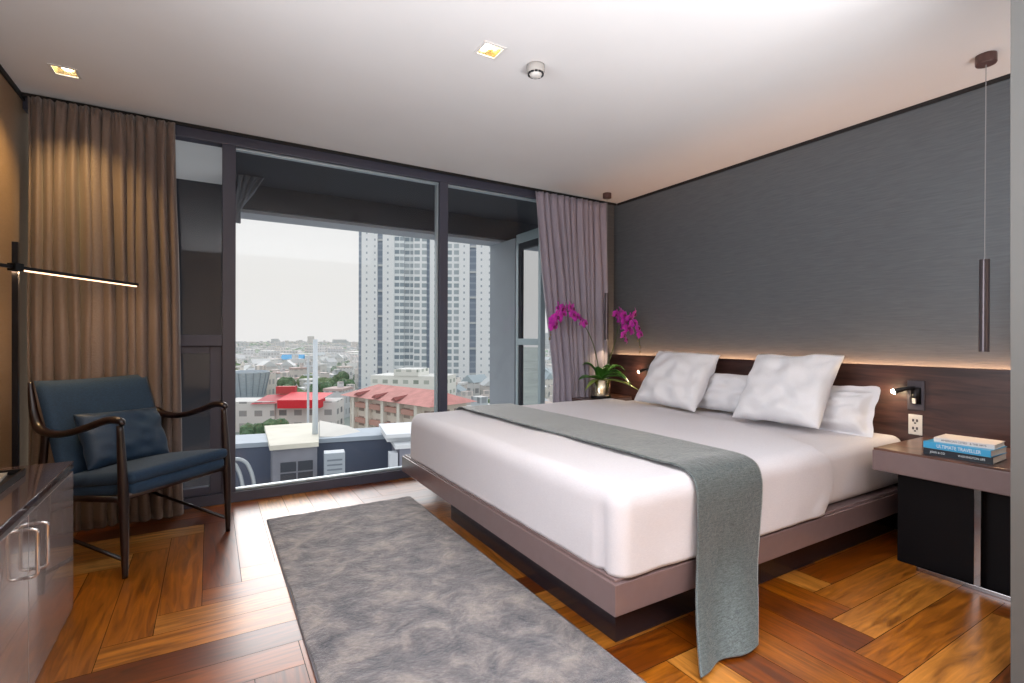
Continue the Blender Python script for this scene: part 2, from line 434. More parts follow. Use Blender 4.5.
struct('wall_left', B(XL-.1, YB, -.05, XL, YW+.1, H), M['wall_l'], 'beige brown wall behind the slim floor lamp', 'wall')
struct('wall_right', B(XW, YB, -.05, XW+.1, YW+.1, H), M['wallp'], 'charcoal textured wall above the headboard', 'wall')
struct('wall_back', B(XL, YB-.1, -.05, XW, YB, H), M['wall_l'], 'plain wall behind the viewpoint', 'wall')
# grey partition end at the right edge of the picture
pb = NB(); A0, A1 = Vector((2.377,.628,0)), Vector((2.377*1.021+.0,.595,H))
xs = [(2.345,.600),(2.66,.600),(2.66,-.10),(2.345,-.10)]; lo = [pb.verts.new((x, y, 0)) for x, y in xs]; hi = [pb.verts.new((x-.012, y+.012, H)) for x, y in xs]
pb.faces.new(lo[::-1]); pb.faces.new(hi)
for i in range(4): pb.faces.new((lo[i], lo[(i+1)%4], hi[(i+1)%4], hi[i]))
bmesh.ops.recalc_face_normals(pb, faces=pb.faces)
struct('wall_near', pb, M['wall_grey'], 'grey partition edge beside the nightstand at the right of the room', 'wall')
struct('trim_1', B(XL, YB, H-.03, XL+.012, YW, H-.0005), M['gap'], 'black shadow gap along the top of the beige wall', 'trim')
struct('trim_2', B(XL+.012, YW-.095, H-.02, XW-.02, YW-.075, H-.0005), M['gap'], 'black curtain track groove along the ceiling above the window', 'trim')
struct('trim_3', B(XW-.014, .3, H-.022, XW, YW-.1, H-.0005), M['gap'], 'black shadow gap along the top of the charcoal wall', 'trim')
struct('baseboard_left', B(XL, YB, 0, XL+.012, YW-.25, .07), M['black'], 'low dark skirting along the beige wall', 'baseboard')

# window wall ---------------------------------------------------------------
w = tag(empty('window_1', (0, YW, 0)), 'floor to ceiling dark framed window overlooking the city', 'window', kind='structure')
def wpart(name, x0, y0, z0, x1, y1, z1, m): return obj(name, B(x0, y0, z0, x1, y1, z1), M[m], w, bevel=.004 if m != 'glass' else 0)
wpart('top_frame', XL, -.03, H-.075, XW, .07, H-.001, 'frame'); wpart('bottom_frame', XL, -.03, 0, XW, .07, .075, 'frame')
wpart('sill_strip', .16, .0, .075, XW, .05, .092, 'frame_in')
wpart('head_strip', .16, .0, H-.092, XW, .05, H-.075, 'frame_in')
wpart('mullion', .075, -.03, .075, .16, .07, H-.075, 'frame'); wpart('mullion', 1.745, -.03, .075, 1.825, .07, H-.075, 'frame')
wpart('mullion', -.30, -.03, .075, -.235, .07, H-.075, 'frame')
wpart('edge_strip', 1.727, .0, .092, 1.745, .05, H-.092, 'frame_in'); wpart('edge_strip', 1.825, .01, .092, 1.838, .05, H-.092, 'frame_in')
wpart('transom', -.235, -.03, 1.135, .075, .07, 1.215, 'frame')
sb = NB()
for a in ((-.235, .0, .075, -.19, .06, 1.135), (.0, .0, .075, .075, .06, 1.135), (-.19, .0, .075, .0, .06, .13), (-.19, .0, 1.085, .0, .06, 1.135)): box(sb, *a)
obj('sash_frame', sb, M['frame'], w, bevel=.003)
for nm, x0, z0, x1, z1 in (('pane', -.235, 1.215, .075, H-.075), ('pane', -.19, .13, .0, 1.085), ('pane', .16, .092, 1.727, H-.092), ('pane', 1.838, .092, XW, H-.092), ('pane', XL, .075, -.30, H-.075)):
    bm = NB(); bm.faces.new([bm.verts.new(p) for p in ((x0,.03,z0),(x1,.03,z0),(x1,.03,z1),(x0,.03,z1))]); obj(nm, bm, M['glass'], w)

struct('wall_pier', B(3.46, YW-.035, 0, XW, YW-.005, H-.001), M['wallp'], 'charcoal strip of wall between the curtain and the corner', 'wall')
# exterior frame of the building around the window ---------------------------
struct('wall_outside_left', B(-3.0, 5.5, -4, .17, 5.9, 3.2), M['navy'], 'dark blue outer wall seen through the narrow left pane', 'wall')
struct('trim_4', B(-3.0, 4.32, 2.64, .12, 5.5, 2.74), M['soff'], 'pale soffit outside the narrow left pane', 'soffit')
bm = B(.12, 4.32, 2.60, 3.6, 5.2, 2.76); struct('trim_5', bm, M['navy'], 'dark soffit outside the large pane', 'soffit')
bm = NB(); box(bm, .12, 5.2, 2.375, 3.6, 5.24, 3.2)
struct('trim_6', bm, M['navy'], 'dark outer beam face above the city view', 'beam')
struct('trim_7', B(.12, 5.24, 2.345, 3.6, 5.52, 3.2), M['conc'], 'daylight-toned pale underside of the outer beam', 'beam')  # paler colour stands in for outside light on the beam's underside
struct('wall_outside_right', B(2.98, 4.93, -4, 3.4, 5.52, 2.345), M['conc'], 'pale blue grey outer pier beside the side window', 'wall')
w2 = tag(empty('window_2', (2.98, 4.9, 0)), 'tall side window with pale frame set at right angles beyond the curtain', 'window', kind='structure')
fb = NB()
for a in ((0, -.045, -.3, .06, .0, 2.375), (0, -.45, 2.27, .06, -.045, 2.375), (0, -.45, 1.13, .06, -.045, 1.20), (0, -.50, -.3, .06, -.45, 2.375), (0, -.45, -.3, .06, -.045, -.2)): box(fb, *a)
obj('side_frame', fb, M['frame_in'], w2, bevel=.004)
fb = NB()
for a in ((.01, -.085, 1.2, .05, -.045, 2.27), (.01, -.085, -.2, .05, -.045, 1.13), (.01,-.45,2.2,.05,-.085,2.27)): box(fb, *a)
obj('inner_frame', fb, M['navy'], w2)
for z0, z1 in ((-.2, 1.13), (1.2, 2.2)):
    bm = NB(); bm.faces.new([bm.verts.new(p) for p in ((.03,-.45,z0),(.03,-.085,z0),(.03,-.085,z1),(.03,-.45,z1))]); obj('side_pane', bm, M['glass'], w2)

# ---------------------------------------------------------------- ceiling fittings
def downlight(x, y, label):
    t = thing('recessed_downlight', label, 'ceiling light', (x, y, H), 0, 'square recessed downlights')
    bm = NB()
    for a in ((-.062,-.062,-.006,.062,-.050,.002), (-.062,.050,-.006,.062,.062,.002), (-.062,-.05,-.006,-.050,.05,.002), (.050,-.05,-.006,.062,.05,.002)): box(bm, *a)
    obj('bezel', bm, M['white'], t)
    bm = NB()
    a = [bm.verts.new((sx*.049, sy*.049, 0)) for sx, sy in ((-1,-1),(1,-1),(1,1),(-1,1))]; b = [bm.verts.new((sx*.034, sy*.034, .05)) for sx, sy in ((-1,-1),(1,-1),(1,1),(-1,1))]
    for i in range(4): bm.faces.new((a[i], a[(i+1)%4], b[(i+1)%4], b[i]))
    bm.faces.new(b); obj('reflector', bm, M['gold'], t)
    obj('bulb', lathe(NB(), [(0,.012),(.015,.014),(.024,.024),(.026,.046)], 20), M['dlbulb'], t, smooth=True)
    return t
downlight(*DL[0], 'square recessed downlight glowing in the ceiling above the blue armchair')
downlight(*DL[1], 'square recessed downlight glowing in the ceiling beside the smoke detector')
t = thing('smoke_detector', 'round grey smoke detector on the ceiling beside a downlight', 'smoke detector', (1.50, 2.27, H))
obj('housing', lathe(NB(), [(0,-.001),(.048,-.001),(.05,-.012),(.048,-.035),(.043,-.042),(0,-.042)], 32), M['offw'], t, smooth=True)
bm = NB()
for k in range(12):
    a = 2*PI*k/12; obox(bm, (.040*math.cos(a), .040*math.sin(a), -.046), .006, .015, .008, Matrix.Rotation(a, 3, 'Z'))
obj('vent_slots', bm, M['black'], t)
obj('sensor_cap', lathe(NB(), [(0,-.060),(.02,-.060),(.031,-.054),(.034,-.042)], 28), M['white'], t, smooth=True)

def pendant(x, y, label, zb=1.135, zt=1.61):
    t = thing('pendant_light', label, 'pendant light', (x, y, H))
    obj('ceiling_canopy', lathe(NB(), [(0,-.001),(.042,-.001),(.043,-.008),(.043,-.045),(.040,-.05),(0,-.05)], 32), PM1, t, smooth=False)
    obj('cord', tube(NB(), [(0,0,-.05),(0,0,zt-H)], .0022, 8), PM3, t)
    r = .021
    obj('tube_shade', lathe(NB(), [(.004,zt-H),(r,zt-H),(r,zb-H),(r-.003,zb-H),(r-.003,zb-H+.05),(.004,zb-H+.05)], 28), PM2, t)
    obj('diffuser', lathe(NB(), [(0,zb-H+.03),(r-.004,zb-H+.03)], 20), M['led'], t)
PM1 = plain('brown walnut canopy', srgb(84,58,54), .35, var=.2, vscale=60); PM2 = plain('brushed grey tube', srgb(96,88,92), .3, metal=.7); PM3 = plain('grey cord', srgb(150,148,150), .5)
pendant(3.42, .985, 'slim grey tube pendant hanging over the nightstand with the books')
pendant(3.42, 3.87, 'slim dark tube pendant hanging beside the curtain behind the orchid', 1.19, 1.66)

# ---------------------------------------------------------------- curtains
def curtain(x0t, x1t, x0b, x1b, y, ztop, folds, amp, mat, label, seed, taper=None):
    bm = NB(); nx, nzz = folds*14, 46; rnd = random.Random(seed)
    ph = [rnd.uniform(-.6, .6) for _ in range(folds*2+4)]; am = [rnd.uniform(.55, 1.25) for _ in range(folds*2+4)]
    V = []
    for j in range(nzz+1):
        t = j/nzz; z = ztop + (.012-ztop)*t; row = []
        for i in range(nx+1):
            s = i/nx; q = s*folds; k = int(q) if q < folds else folds-1
            f = q-k; A0 = am[k]*(1-f)+am[k+1]*f; P0 = ph[k]*(1-f)+ph[k+1]*f
            open_ = .45+.55*min(1, t*3.0)
            wv = math.sin(2*PI*q + P0*(.2+t*1.3) + .5*math.sin(q*1.7+t*2.2+seed))
            yy = y + amp*A0*open_*(wv + .25*math.sin(4*PI*q+P0*3))
            if t < .06: yy += .010*math.sin(2*PI*q*3.0)*(1-t/.06)
            e = taper(t) if taper else t
            xa = x0t+(x0b-x0t)*e; xb = x1t+(x1b-x1t)*e
            xx = xa+(xb-xa)*s + .018*A0*open_*math.cos(2*PI*q+P0) + .012*nz((s*6, t*3, 0), 1, seed)
            row.append(bm.verts.new((xx, yy, z)))
        V.append(row)
    for a, b in zip(V, V[1:]):
        for i in range(nx): bm.faces.new((a[i], b[i], b[i+1], a[i+1]))
    o = obj('curtain', bm, mat, None, smooth=True); md = o.modifiers.new('thick', 'SOLIDIFY'); md.thickness = .003
    return tag(o, label, 'curtain')
curtain(-.93, -.205, -.93, -.165, 4.03, 2.615, 13, .040, M['curt'], 'full length taupe curtain lit amber behind the blue armchair', 3)
curtain(2.68, 3.535, 2.90, 3.515, 4.05, 2.615, 11, .05, M['curt2'], 'full length lilac grey curtain gathered beside the charcoal wall', 11, taper=lambda t: min(1, t*1.45)**1.2)
o = curtain(.19, .40, .19, .21, 4.9, 2.59, 4, .03, plain('dark outdoor cloth', srgb(96,104,116), .7), 'bunched dark grey cloth hanging outside the top left corner of the large pane', 5, taper=lambda t: min(1, t*1.3))
for v in o.data.vertices: v.co.z = 2.59-(2.615-v.co.z if False else (2.59-v.co.z)*.16)
o.name = 'draped_cloth'; o['category'] = 'cloth'

# ---------------------------------------------------------------- rug
def rugd(p, n): return Vector((.006*nz(p, 3), .006*nz(p, 3, 5), .0025*nz(p, 25) if n.z > .5 else 0))
rg = thing('rug', 'mottled silvery grey rectangular rug lying at the foot of the bed', 'rug', (0,0,0))
obj('pile', rbox((.325, .95, .001), (1.288, 3.64, .014), .005, (60,120,1), rugd), M['rug'], rg, smooth=True)
bm = NB()
for a in ((.318,.943,.001,.326,3.648,.008), (1.287,.943,.001,1.295,3.648,.008), (.326,.943,.001,1.287,.951,.008), (.326,3.640,.001,1.287,3.648,.008)): box(bm, *a)
obj('bound_edge', bm, plain('rug binding', srgb(96,92,98), .8), rg)

# ---------------------------------------------------------------- bed
bed = thing('bed', 'large platform bed with taupe lacquer frame and white mattress', 'bed', (0,0,0))
fb = NB(); box(fb, 1.28, 1.395, .167, 3.71, 3.80, .285)
obj('bed_frame', fb, M['bedframe'], bed, bevel=.003)
fb = NB(); box(fb, 1.295, 1.41, .285, 3.705, 3.785, .296)
obj('frame_inset', fb, M['bedframe'], bed, bevel=.002)
obj('plinth', B(1.37, 1.49, .0, 3.70, 3.07, .167), M['plinth'], bed)
def md(p, n): return Vector((0,0,0)) + n*(.004*nz(p, 3.3))
obj('mattress', rbox((1.345, 1.432, .297), (3.70, 3.680, .602), .06, (40,40,5), md), M['linen'], bed, smooth=True)

def duvet():
    X0, X1, Y0, Y1, Z1 = 1.312, 3.35, 1.408, 3.700, .620; r = .068
    def xe(y, z):
        # duvet hem runs obliquely over the mattress and curls down the near side
        if y < 1.47: return 2.74 + .10*math.sin(max(0, min(1, (.61-z)/.3))*PI)
        t = (y-1.45)/2.3; return 2.74+.66*(1-math.exp(-2.6*t))
    def disp(p, n):
        d = .008*nz(p, 2.2, 3) + .004*nz(p, 6, 9)
        if n.z > .6: d += .004*math.sin(p.y*9+p.x*4+2*nz(p, 1.5))*max(0, p.x-2.0)/1.3
        # soft vertical drape on the sides
        if abs(n.z) < .5: d += .006*nz((p.x, p.y, 0), 7, 2)*(1-(p.z-.3)/.32) + .004*(.62-p.z)/.3
        if p.x > X1-.03: d = 0
        v = n*d
        if p.z < .3: v.z = 0
        if p.y < Y0+.12 and p.x < X0+.18: # tucked corner pleat
            v += Vector((0, .0, 0)) + n*(-.030*math.exp(-((p.y-Y0-.085)**2)/.0004)*min(1, max(0, (.60-p.z)/.1)))
        return v
    bm = rbox((X0, Y0, .19), (X1, Y1, Z1), r, (90,80,22), disp)
    # remove underside and head end
    bm.normal_update()
    kill = [f for f in bm.faces if max(v.co.z for v in f.verts) < .2985 or f.normal.x > .6]
    bmesh.ops.delete(bm, geom=kill, context='FACES')
    bmesh.ops.delete(bm, geom=[v for v in bm.verts if not v.link_faces], context='VERTS')
    for v in bm.verts: v.co.z = max(v.co.z, .2975)
    for v in bm.verts:
        e = xe(v.co.y, v.co.z); v.co.x = X0 + (v.co.x-X0)*(e-X0)/(X1-X0)
    o = obj('duvet', bm, M['linen'], None, smooth=True)
    m = o.modifiers.new('thick', 'SOLIDIFY'); m.thickness = .012; m.offset = 1
    tag(o, 'smooth white duvet tucked over the foot of the bed', 'duvet')
duvet()

def runner():
    # centre path across the bed: (y, z, xl, xr)
    prof = [(3.80,.31,1.70,2.12),(3.775,.36,1.70,2.13),(3.745,.50,1.70,2.15),(3.735,.60,1.70,2.155),(3.66,.649,1.705,2.16),(3.5,.650,1.705,2.165),(3.0,.650,1.71,2.175),(2.4,.650,1.715,2.18),
            (1.9,.650,1.72,2.18),(1.62,.651,1.72,2.17),(1.50,.652,1.72,2.16),(1.415,.628,1.715,2.15),(1.376,.56,1.70,2.14),(1.366,.45,1.69,2.125),(1.362,.30,1.675,2.10),(1.335,.20,1.635,2.05),(1.275,.10,1.56,1.96),(1.205,.030,1.485,1.85),(1.185,.012,1.47,1.82)]
    pts = catmull([(p[0], p[1], 0) for p in prof], 7); L = catmull([(p[2], p[3], 0) for p in prof], 7)
    bm = NB(); n = 40; V = []
    for i, (p, l) in enumerate(zip(pts, L)):
        row = []
        for j in range(n+1):
            s = j/n; x = l.x+(l.y-l.x)*s + .004*nz((i*.08, s*.3, 0), 1, 4)
            dr = max(0, .6-p.y) if p.x < 2 else 0
            y = p.x - dr*.02*math.sin(s*9+1.0+p.y*2) - dr*.06*(s-.5)**2
            z = p.y + .003*nz((x*4, p.x*4, 0), 1.4)
            if i > len(pts)-10: z = max(.008, z)
            row.append(bm.verts.new((x, y, z)))
        V.append(row)
    for a, b in zip(V, V[1:]):
        for j in range(n): bm.faces.new((a[j], a[j+1], b[j+1], b[j]))
    o = obj('bed_throw', bm, M['runner'], None, smooth=True)
    m = o.modifiers.new('thick', 'SOLIDIFY'); m.thickness = .007; m.offset = 0
    tag(o, 'long charcoal woven throw laid across the bed and hanging to the floor', 'throw')
runner()

def pillow(w, h, t, loc, lean, yaw, label, mat='pillow', seed=0, roll=0, flange=0, pinch=.07, group='pillows on the bed'):
    bm = cushion(w, h, t, 30, pinch, .03, seed, flange)
    o = obj('pillow', bm, M[mat], None, smooth=True, sub=1)
    # local x -> along bed head (world y); local z up; local y -> thickness
    R_ = Matrix.Rotation(yaw, 4, 'Z') @ Matrix.Rotation(-PI/2, 4, 'Z') @ Matrix.Rotation(-lean, 4, 'X') @ Matrix.Rotation(roll, 4, 'Y')
    o.matrix_world = Matrix.Translation(loc) @ R_
    return tag(o, label, 'pillow', group)
pillow(.66, .55, .20, (3.24, 2.975, .632), .60, .05, 'square white pillow propped upright on the far side of the bed', seed=1, roll=.04)
pillow(.63, .56, .19, (3.23, 2.01, .632), .60, -.03, 'square white pillow propped upright on the near side of the bed', seed=5, roll=-.02)
pillow(.60, .33, .17, (3.50, 2.58, .616), .36, 0, 'low white pillow lying against the headboard between the two upright pillows', seed=9)
pillow(.52, .27, .15, (3.46, 1.81, .610), .42, 0, 'flanged white pillow nearest the reading lamp with the books below', seed=13, flange=.045, roll=-.03)

# ---------------------------------------------------------------- headboard, LED, lower panel
hb = thing('headboard', 'long dark walnut headboard panel glowing along its top edge', 'headboard', (3.72, 0, 0))
obj('panel', B(0, .3, .42, .022, 4.16, 1.035), M['head'], hb, bevel=.002)
obj('lower_panel', B(.003, .3, 0, .02, 4.16, .42), plain('shade black lower panel', (.003,.003,.003), .8, spec=.1), hb)  # near-black colour stands in for the shade under the nightstands
obj('led_strip', B(.045, .45, .985, .058, 4.1, .992), M['led'], hb)
obj('channel_base', B(.022, .3, .96, .058, 4.16, .984), M['black'], hb)

# nightstands
ns = thing('nightstand', 'wall mounted taupe nightstand with chrome leg beside the near side of the bed', 'nightstand', (3.085, .595, 0), 0, 'nightstands beside the bed')
obj('drawer_box', B(0, 0, .492, .635, .752, .600), M['nsfront'], ns, bevel=.004)
obj('wood_top', B(.004, .004, .600, .635, .748, .612), M['nstop'], ns, bevel=.002)
obj('leg', B(.055, .315, .02, .085, .342, .492), M['nschrome'], ns, bevel=.002)
obj('foot_rail', B(.055, .0, .0, .078, .57, .022), M['nschrome'], ns, bevel=.002)
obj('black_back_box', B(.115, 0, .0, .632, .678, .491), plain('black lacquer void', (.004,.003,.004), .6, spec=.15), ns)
f = dup(ns, (3.08, 3.815, 0), 0, 'wall mounted taupe nightstand under the orchid on the window side of the bed')
for ch in f.children:
    me = ch.data.copy(); ch.data = me
    for v in me.vertices: v.co.y *= .40

# reading lamps
def reading_lamp(y, label, z=.86):
    t = thing('reading_lamp', label, 'reading lamp', (3.719, y, z), 0, 'wall reading lamps')
    obj('backplate', B(-.008, -.045, -.095, 0, .045, .085), plain('grey metal plate', srgb(84,78,84), .35, metal=.6), t, bevel=.003)
    bm = NB(); tube(bm, [(-.012,-.002,-.055),(-.012,-.002,.045)], .026, 20, 1.0); obj('lamp_body', bm, M['blackm'], t, smooth=True)
    bm = NB(); tube(bm, catmull([(-.035,-.005,.045),(-.05,.02,.040),(-.065,.055,.030)], 6), [.009,.011,.013], 12); obj('arm', bm, M['blackm'], t, smooth=True)
    bm = NB(); tube(bm, [(-.06,.045,.033),(-.075,.085,.018)], [.014,.016], 16, cap=False); obj('lamp_head', bm, M['blackm'], t, smooth=True)
    bm = NB(); bmesh.ops.create_uvsphere(bm, u_segments=14, v_segments=10, radius=.0145, matrix=Matrix.Translation((-.076,.088,.016))); obj('bulb', bm, M['bulb'], t, smooth=True)
    obj('switch', B(-.048, -.012, -.05, -.036, .004, -.02), M['white'], t)
    return t
reading_lamp(1.385, 'black swivel reading lamp on the headboard above the wall socket')
reading_lamp(3.555, 'black swivel reading lamp on the headboard shining beside the orchid')
t = thing('wall_socket', 'pale rectangular wall socket below the near reading lamp', 'socket', (3.719, 1.388, .672))
obj('plate', B(-.006, -.036, -.058, 0, .036, .066), M['white'], t, bevel=.003)
for zc in (.026, -.022):
    bm = NB()
    for yy in (-.010, .010): box(bm, -.009, yy-.0045, zc-.004, -.005, yy+.0045, zc+.012)
    box(bm, -.009, -.005, zc-.016, -.005, .005, zc-.008); obj('outlet_slots', bm, M['ink'], t)

# books
def book(loc, rz, L, D, T, cover, label, title, tm, sz, pages=True):
    t = thing('book', label, 'book', loc, rz, 'stack of books on the nightstand')
    bm = NB(); c = .0025
    box(bm, 0, -L/2, 0, D, L/2, c); box(bm, 0, -L/2, T-c, D, L/2, T); box(bm, -.001, -L/2, 0, c, L/2, T)
    obj('cover', bm, M[cover], t, bevel=.0008)
    obj('pages', B(c, -L/2+.003, c, D-.004, L/2-.003, T-c), M['paper'], t)
    for s, off, wd in title:
        mt = Matrix.Translation((-.0014, off, T/2)) @ Matrix(((0,0,-1,0),(-1,0,0,0),(0,1,0,0),(0,0,0,1)))
        textobj('spine_title', s, sz, M[tm], t, mt, wd)
    return t
book((3.13, 1.0, .613), .03, .265, .21, .034, 'bk_navy', 'dark navy hardback at the bottom of the nightstand book stack', [('WASHINGTON LIFE', -.055, .10), ('JOHN & CO', .075, .06)], 'inkw', .014)
book((3.125, 1.003, .6475), -.02, .262, .20, .032, 'bk_cyan', 'bright cyan book with white title in the middle of the stack', [('ULTIMATE TRAVELLER', -.01, .17)], 'inkw', .024)
book((3.16, .985, .680), .05, .23, .17, .022, 'bk_white', 'white covered book lying on top of the stack', [('AMERICAN CITIES', .035, .10), ('& THE ARTS', -.055, .06)], 'ink', .013)

# ---------------------------------------------------------------- orchid
def orchid():
    t = thing('potted_orchid', 'magenta moth orchid in a champagne metal pot on the far nightstand', 'plant', (3.34, 3.86, .613)); K = 1.22
    obj('pot', lathe(NB(), [(0,0),(.088,0),(.096,.004),(.098,.03),(.100,.178),(.097,.180),(.093,.176),(.090,.03),(0,.03)], 40), M['brass'], t, smooth=True, bevel=0)
    obj('pot_base', lathe(NB(), [(0,-.001),(.097,-.001),(.1000,.022),(.0985,.025)], 40), M['black'], t, smooth=True)
    obj('soil', lathe(NB(), [(0,.168),(.04,.170),(.092,.160)], 24), M['soil'], t, smooth=True)
    def leaf(ang, ln, wd, rise, droop, mat='leaf', twist=0):
        bm = NB(); n = 14; V = []
        d = Vector((math.cos(ang), math.sin(ang), 0)); s_ = Vector((-d.y, d.x, 0))
        for i in range(n+1):
            u = i/n; c = d*(ln*K*(u*.9)) + Vector((0,0,.172+rise*math.sin(u*PI*.62)-droop*u*u))
            hw = wd*1.7*math.sin(min(1, u*1.02)**.75*PI)**.8*.5 + (.008 if u < .1 else 0) if u < .99 else .001
            row = []
            for k in (-1, -.5, 0, .5, 1):
                row.append(bm.verts.new(c + s_*k*hw + Vector((0,0, abs(k)*hw*.35 + twist*k*hw))))
            V.append(row)
        for a, b in zip(V, V[1:]):
            for k in range(4): bm.faces.new((a[k], a[k+1], b[k+1], b[k]))
        o = obj('leaf', bm, M[mat], t, smooth=True); m = o.modifiers.new('thick', 'SOLIDIFY'); m.thickness = .003
    for a in ((PI*1.02, .27, .085, .05, .03), (PI*.80, .17, .105, .16, .0), (-.55, .22, .075, .17, .06), (-.95, .20, .07, .12, .05), (-1.25, .30, .06, .14, .17), (-.75, .27, .06, .08, .10), (PI*1.3, .19, .08, .13, .0), (PI*1.55, .16, .07, .16, .02)): leaf(*a)
    leaf(PI*1.10, .26, .035, .02, .10, 'leaf2'); leaf(-1.0, .34, .05, .02, .10, 'leaf2')
    def stem(pts, r=.005):
        bm = NB(); tube(bm, catmull(pts, 8), [r, r*.9, r*.7], 8); obj('stem', bm, M['stem'], t, smooth=True)
    def flower(p, s, yaw, pitch, rollv):
        e = obj('flower', NB(), M['petal'], t); bm = NB()
        specs = [(PI/2, .55, .95, 0), (PI/2+2.2, .5, .9, 0), (PI/2-2.2, .5, .9, 0), (.12, 1.0, 1.0, .004), (PI-.12, 1.0, 1.0, .004)]
        for ang, wd, ln, off in specs:
            n = 6; V = []
            for i in range(n+1):
                u = i/n; rr = u*s*ln; hw = s*wd*.52*math.sin(PI*min(1, u*.86+.10))**.7
                V.append([bm.verts.new((math.cos(ang)*rr-math.sin(ang)*k*hw, -off-.15*s*math.sin(u*PI)+.10*s*u*u+.08*s*abs(k)*u, math.sin(ang)*rr+math.cos(ang)*k*hw)) for k in (-1, -.4, .4, 1)])
            for a, b in zip(V, V[1:]):
                for k in range(3): bm.faces.new((a[k], a[k+1], b[k+1], b[k]))
        bm.to_mesh(e.data); bm.free()
        for q in e.data.polygons: q.use_smooth = True
        e.location = p; e.rotation_euler = (pitch, rollv, yaw)
        bm = NB(); bmesh.ops.create_uvsphere(bm, u_segments=8, v_segments=6, radius=s*.2, matrix=Matrix.Translation((0,-s*.22,-s*.08)) @ Matrix.Diagonal((1,.9,1.3,1)))
        obj('lip', bm, M['lip'], e, smooth=True)
    rnd = random.Random(4)
    # left spray arches towards the window over the curtain; offsets relative to the pot
    Lp = [(0,.0,.14),(-.03,.0,.30),(-.11,-.005,.50),(-.22,0,.68),(-.34,.0,.78),(-.46,.0,.80),(-.56,0,.75),(-.625,0,.66)]
    Lp = [(x*.99, y, z+(.045 if z > .4 else 0)) for x, y, z in Lp]
    stem(Lp)
    for (x, z) in ((-.225,.69),(-.27,.71),(-.315,.75),(-.345,.785),(-.375,.83),(-.42,.845),(-.455,.835),(-.50,.82),(-.535,.785),(-.55,.735),(-.575,.68),(-.60,.655),(-.60,.70),(-.375,.775),(-.49,.775),(-.54,.84)):
        flower((x*1.0-.01, rnd.uniform(-.05,.0), z+.045), rnd.uniform(.058,.070), .55+rnd.uniform(-.6,.6), rnd.uniform(-.3,.3), rnd.uniform(-.4,.4))
    Rp = [(.01,.0,.14),(.05,-.04,.32),(.09,-.09,.52),(.12,-.13,.72),(.15,-.18,.80),(.20,-.24,.76),(.235,-.28,.62),(.24,-.29,.50)]
    stem(Rp)
    for (u, z) in ((.02,.80),(.06,.82),(.10,.79),(.05,.74),(.11,.73),(.16,.76),(.20,.71),(.14,.66),(.18,.63),(.10,.60),(.24,.66),(.09,.68),(.26,.60),(.12,.55),(.20,.80),(.16,.70)):
        flower((.085+u*.62, -.09-u*.75, z+.03), rnd.uniform(.056,.070), .55+rnd.uniform(-.6,.6), rnd.uniform(-.3,.3), rnd.uniform(-.4,.4))
    for p in ((.245,-.29,.51),(.24,-.29,.46),(.235,-.27,.57),(-.615,0,.62),(-.62,.005,.585)):
        bm = NB(); bmesh.ops.create_uvsphere(bm, u_segments=8, v_segments=6, radius=.012, matrix=Matrix.Translation(p) @ Matrix.Diagonal((.8,.8,1.3,1))); obj('bud', bm, M['bud'], t, smooth=True)
orchid()

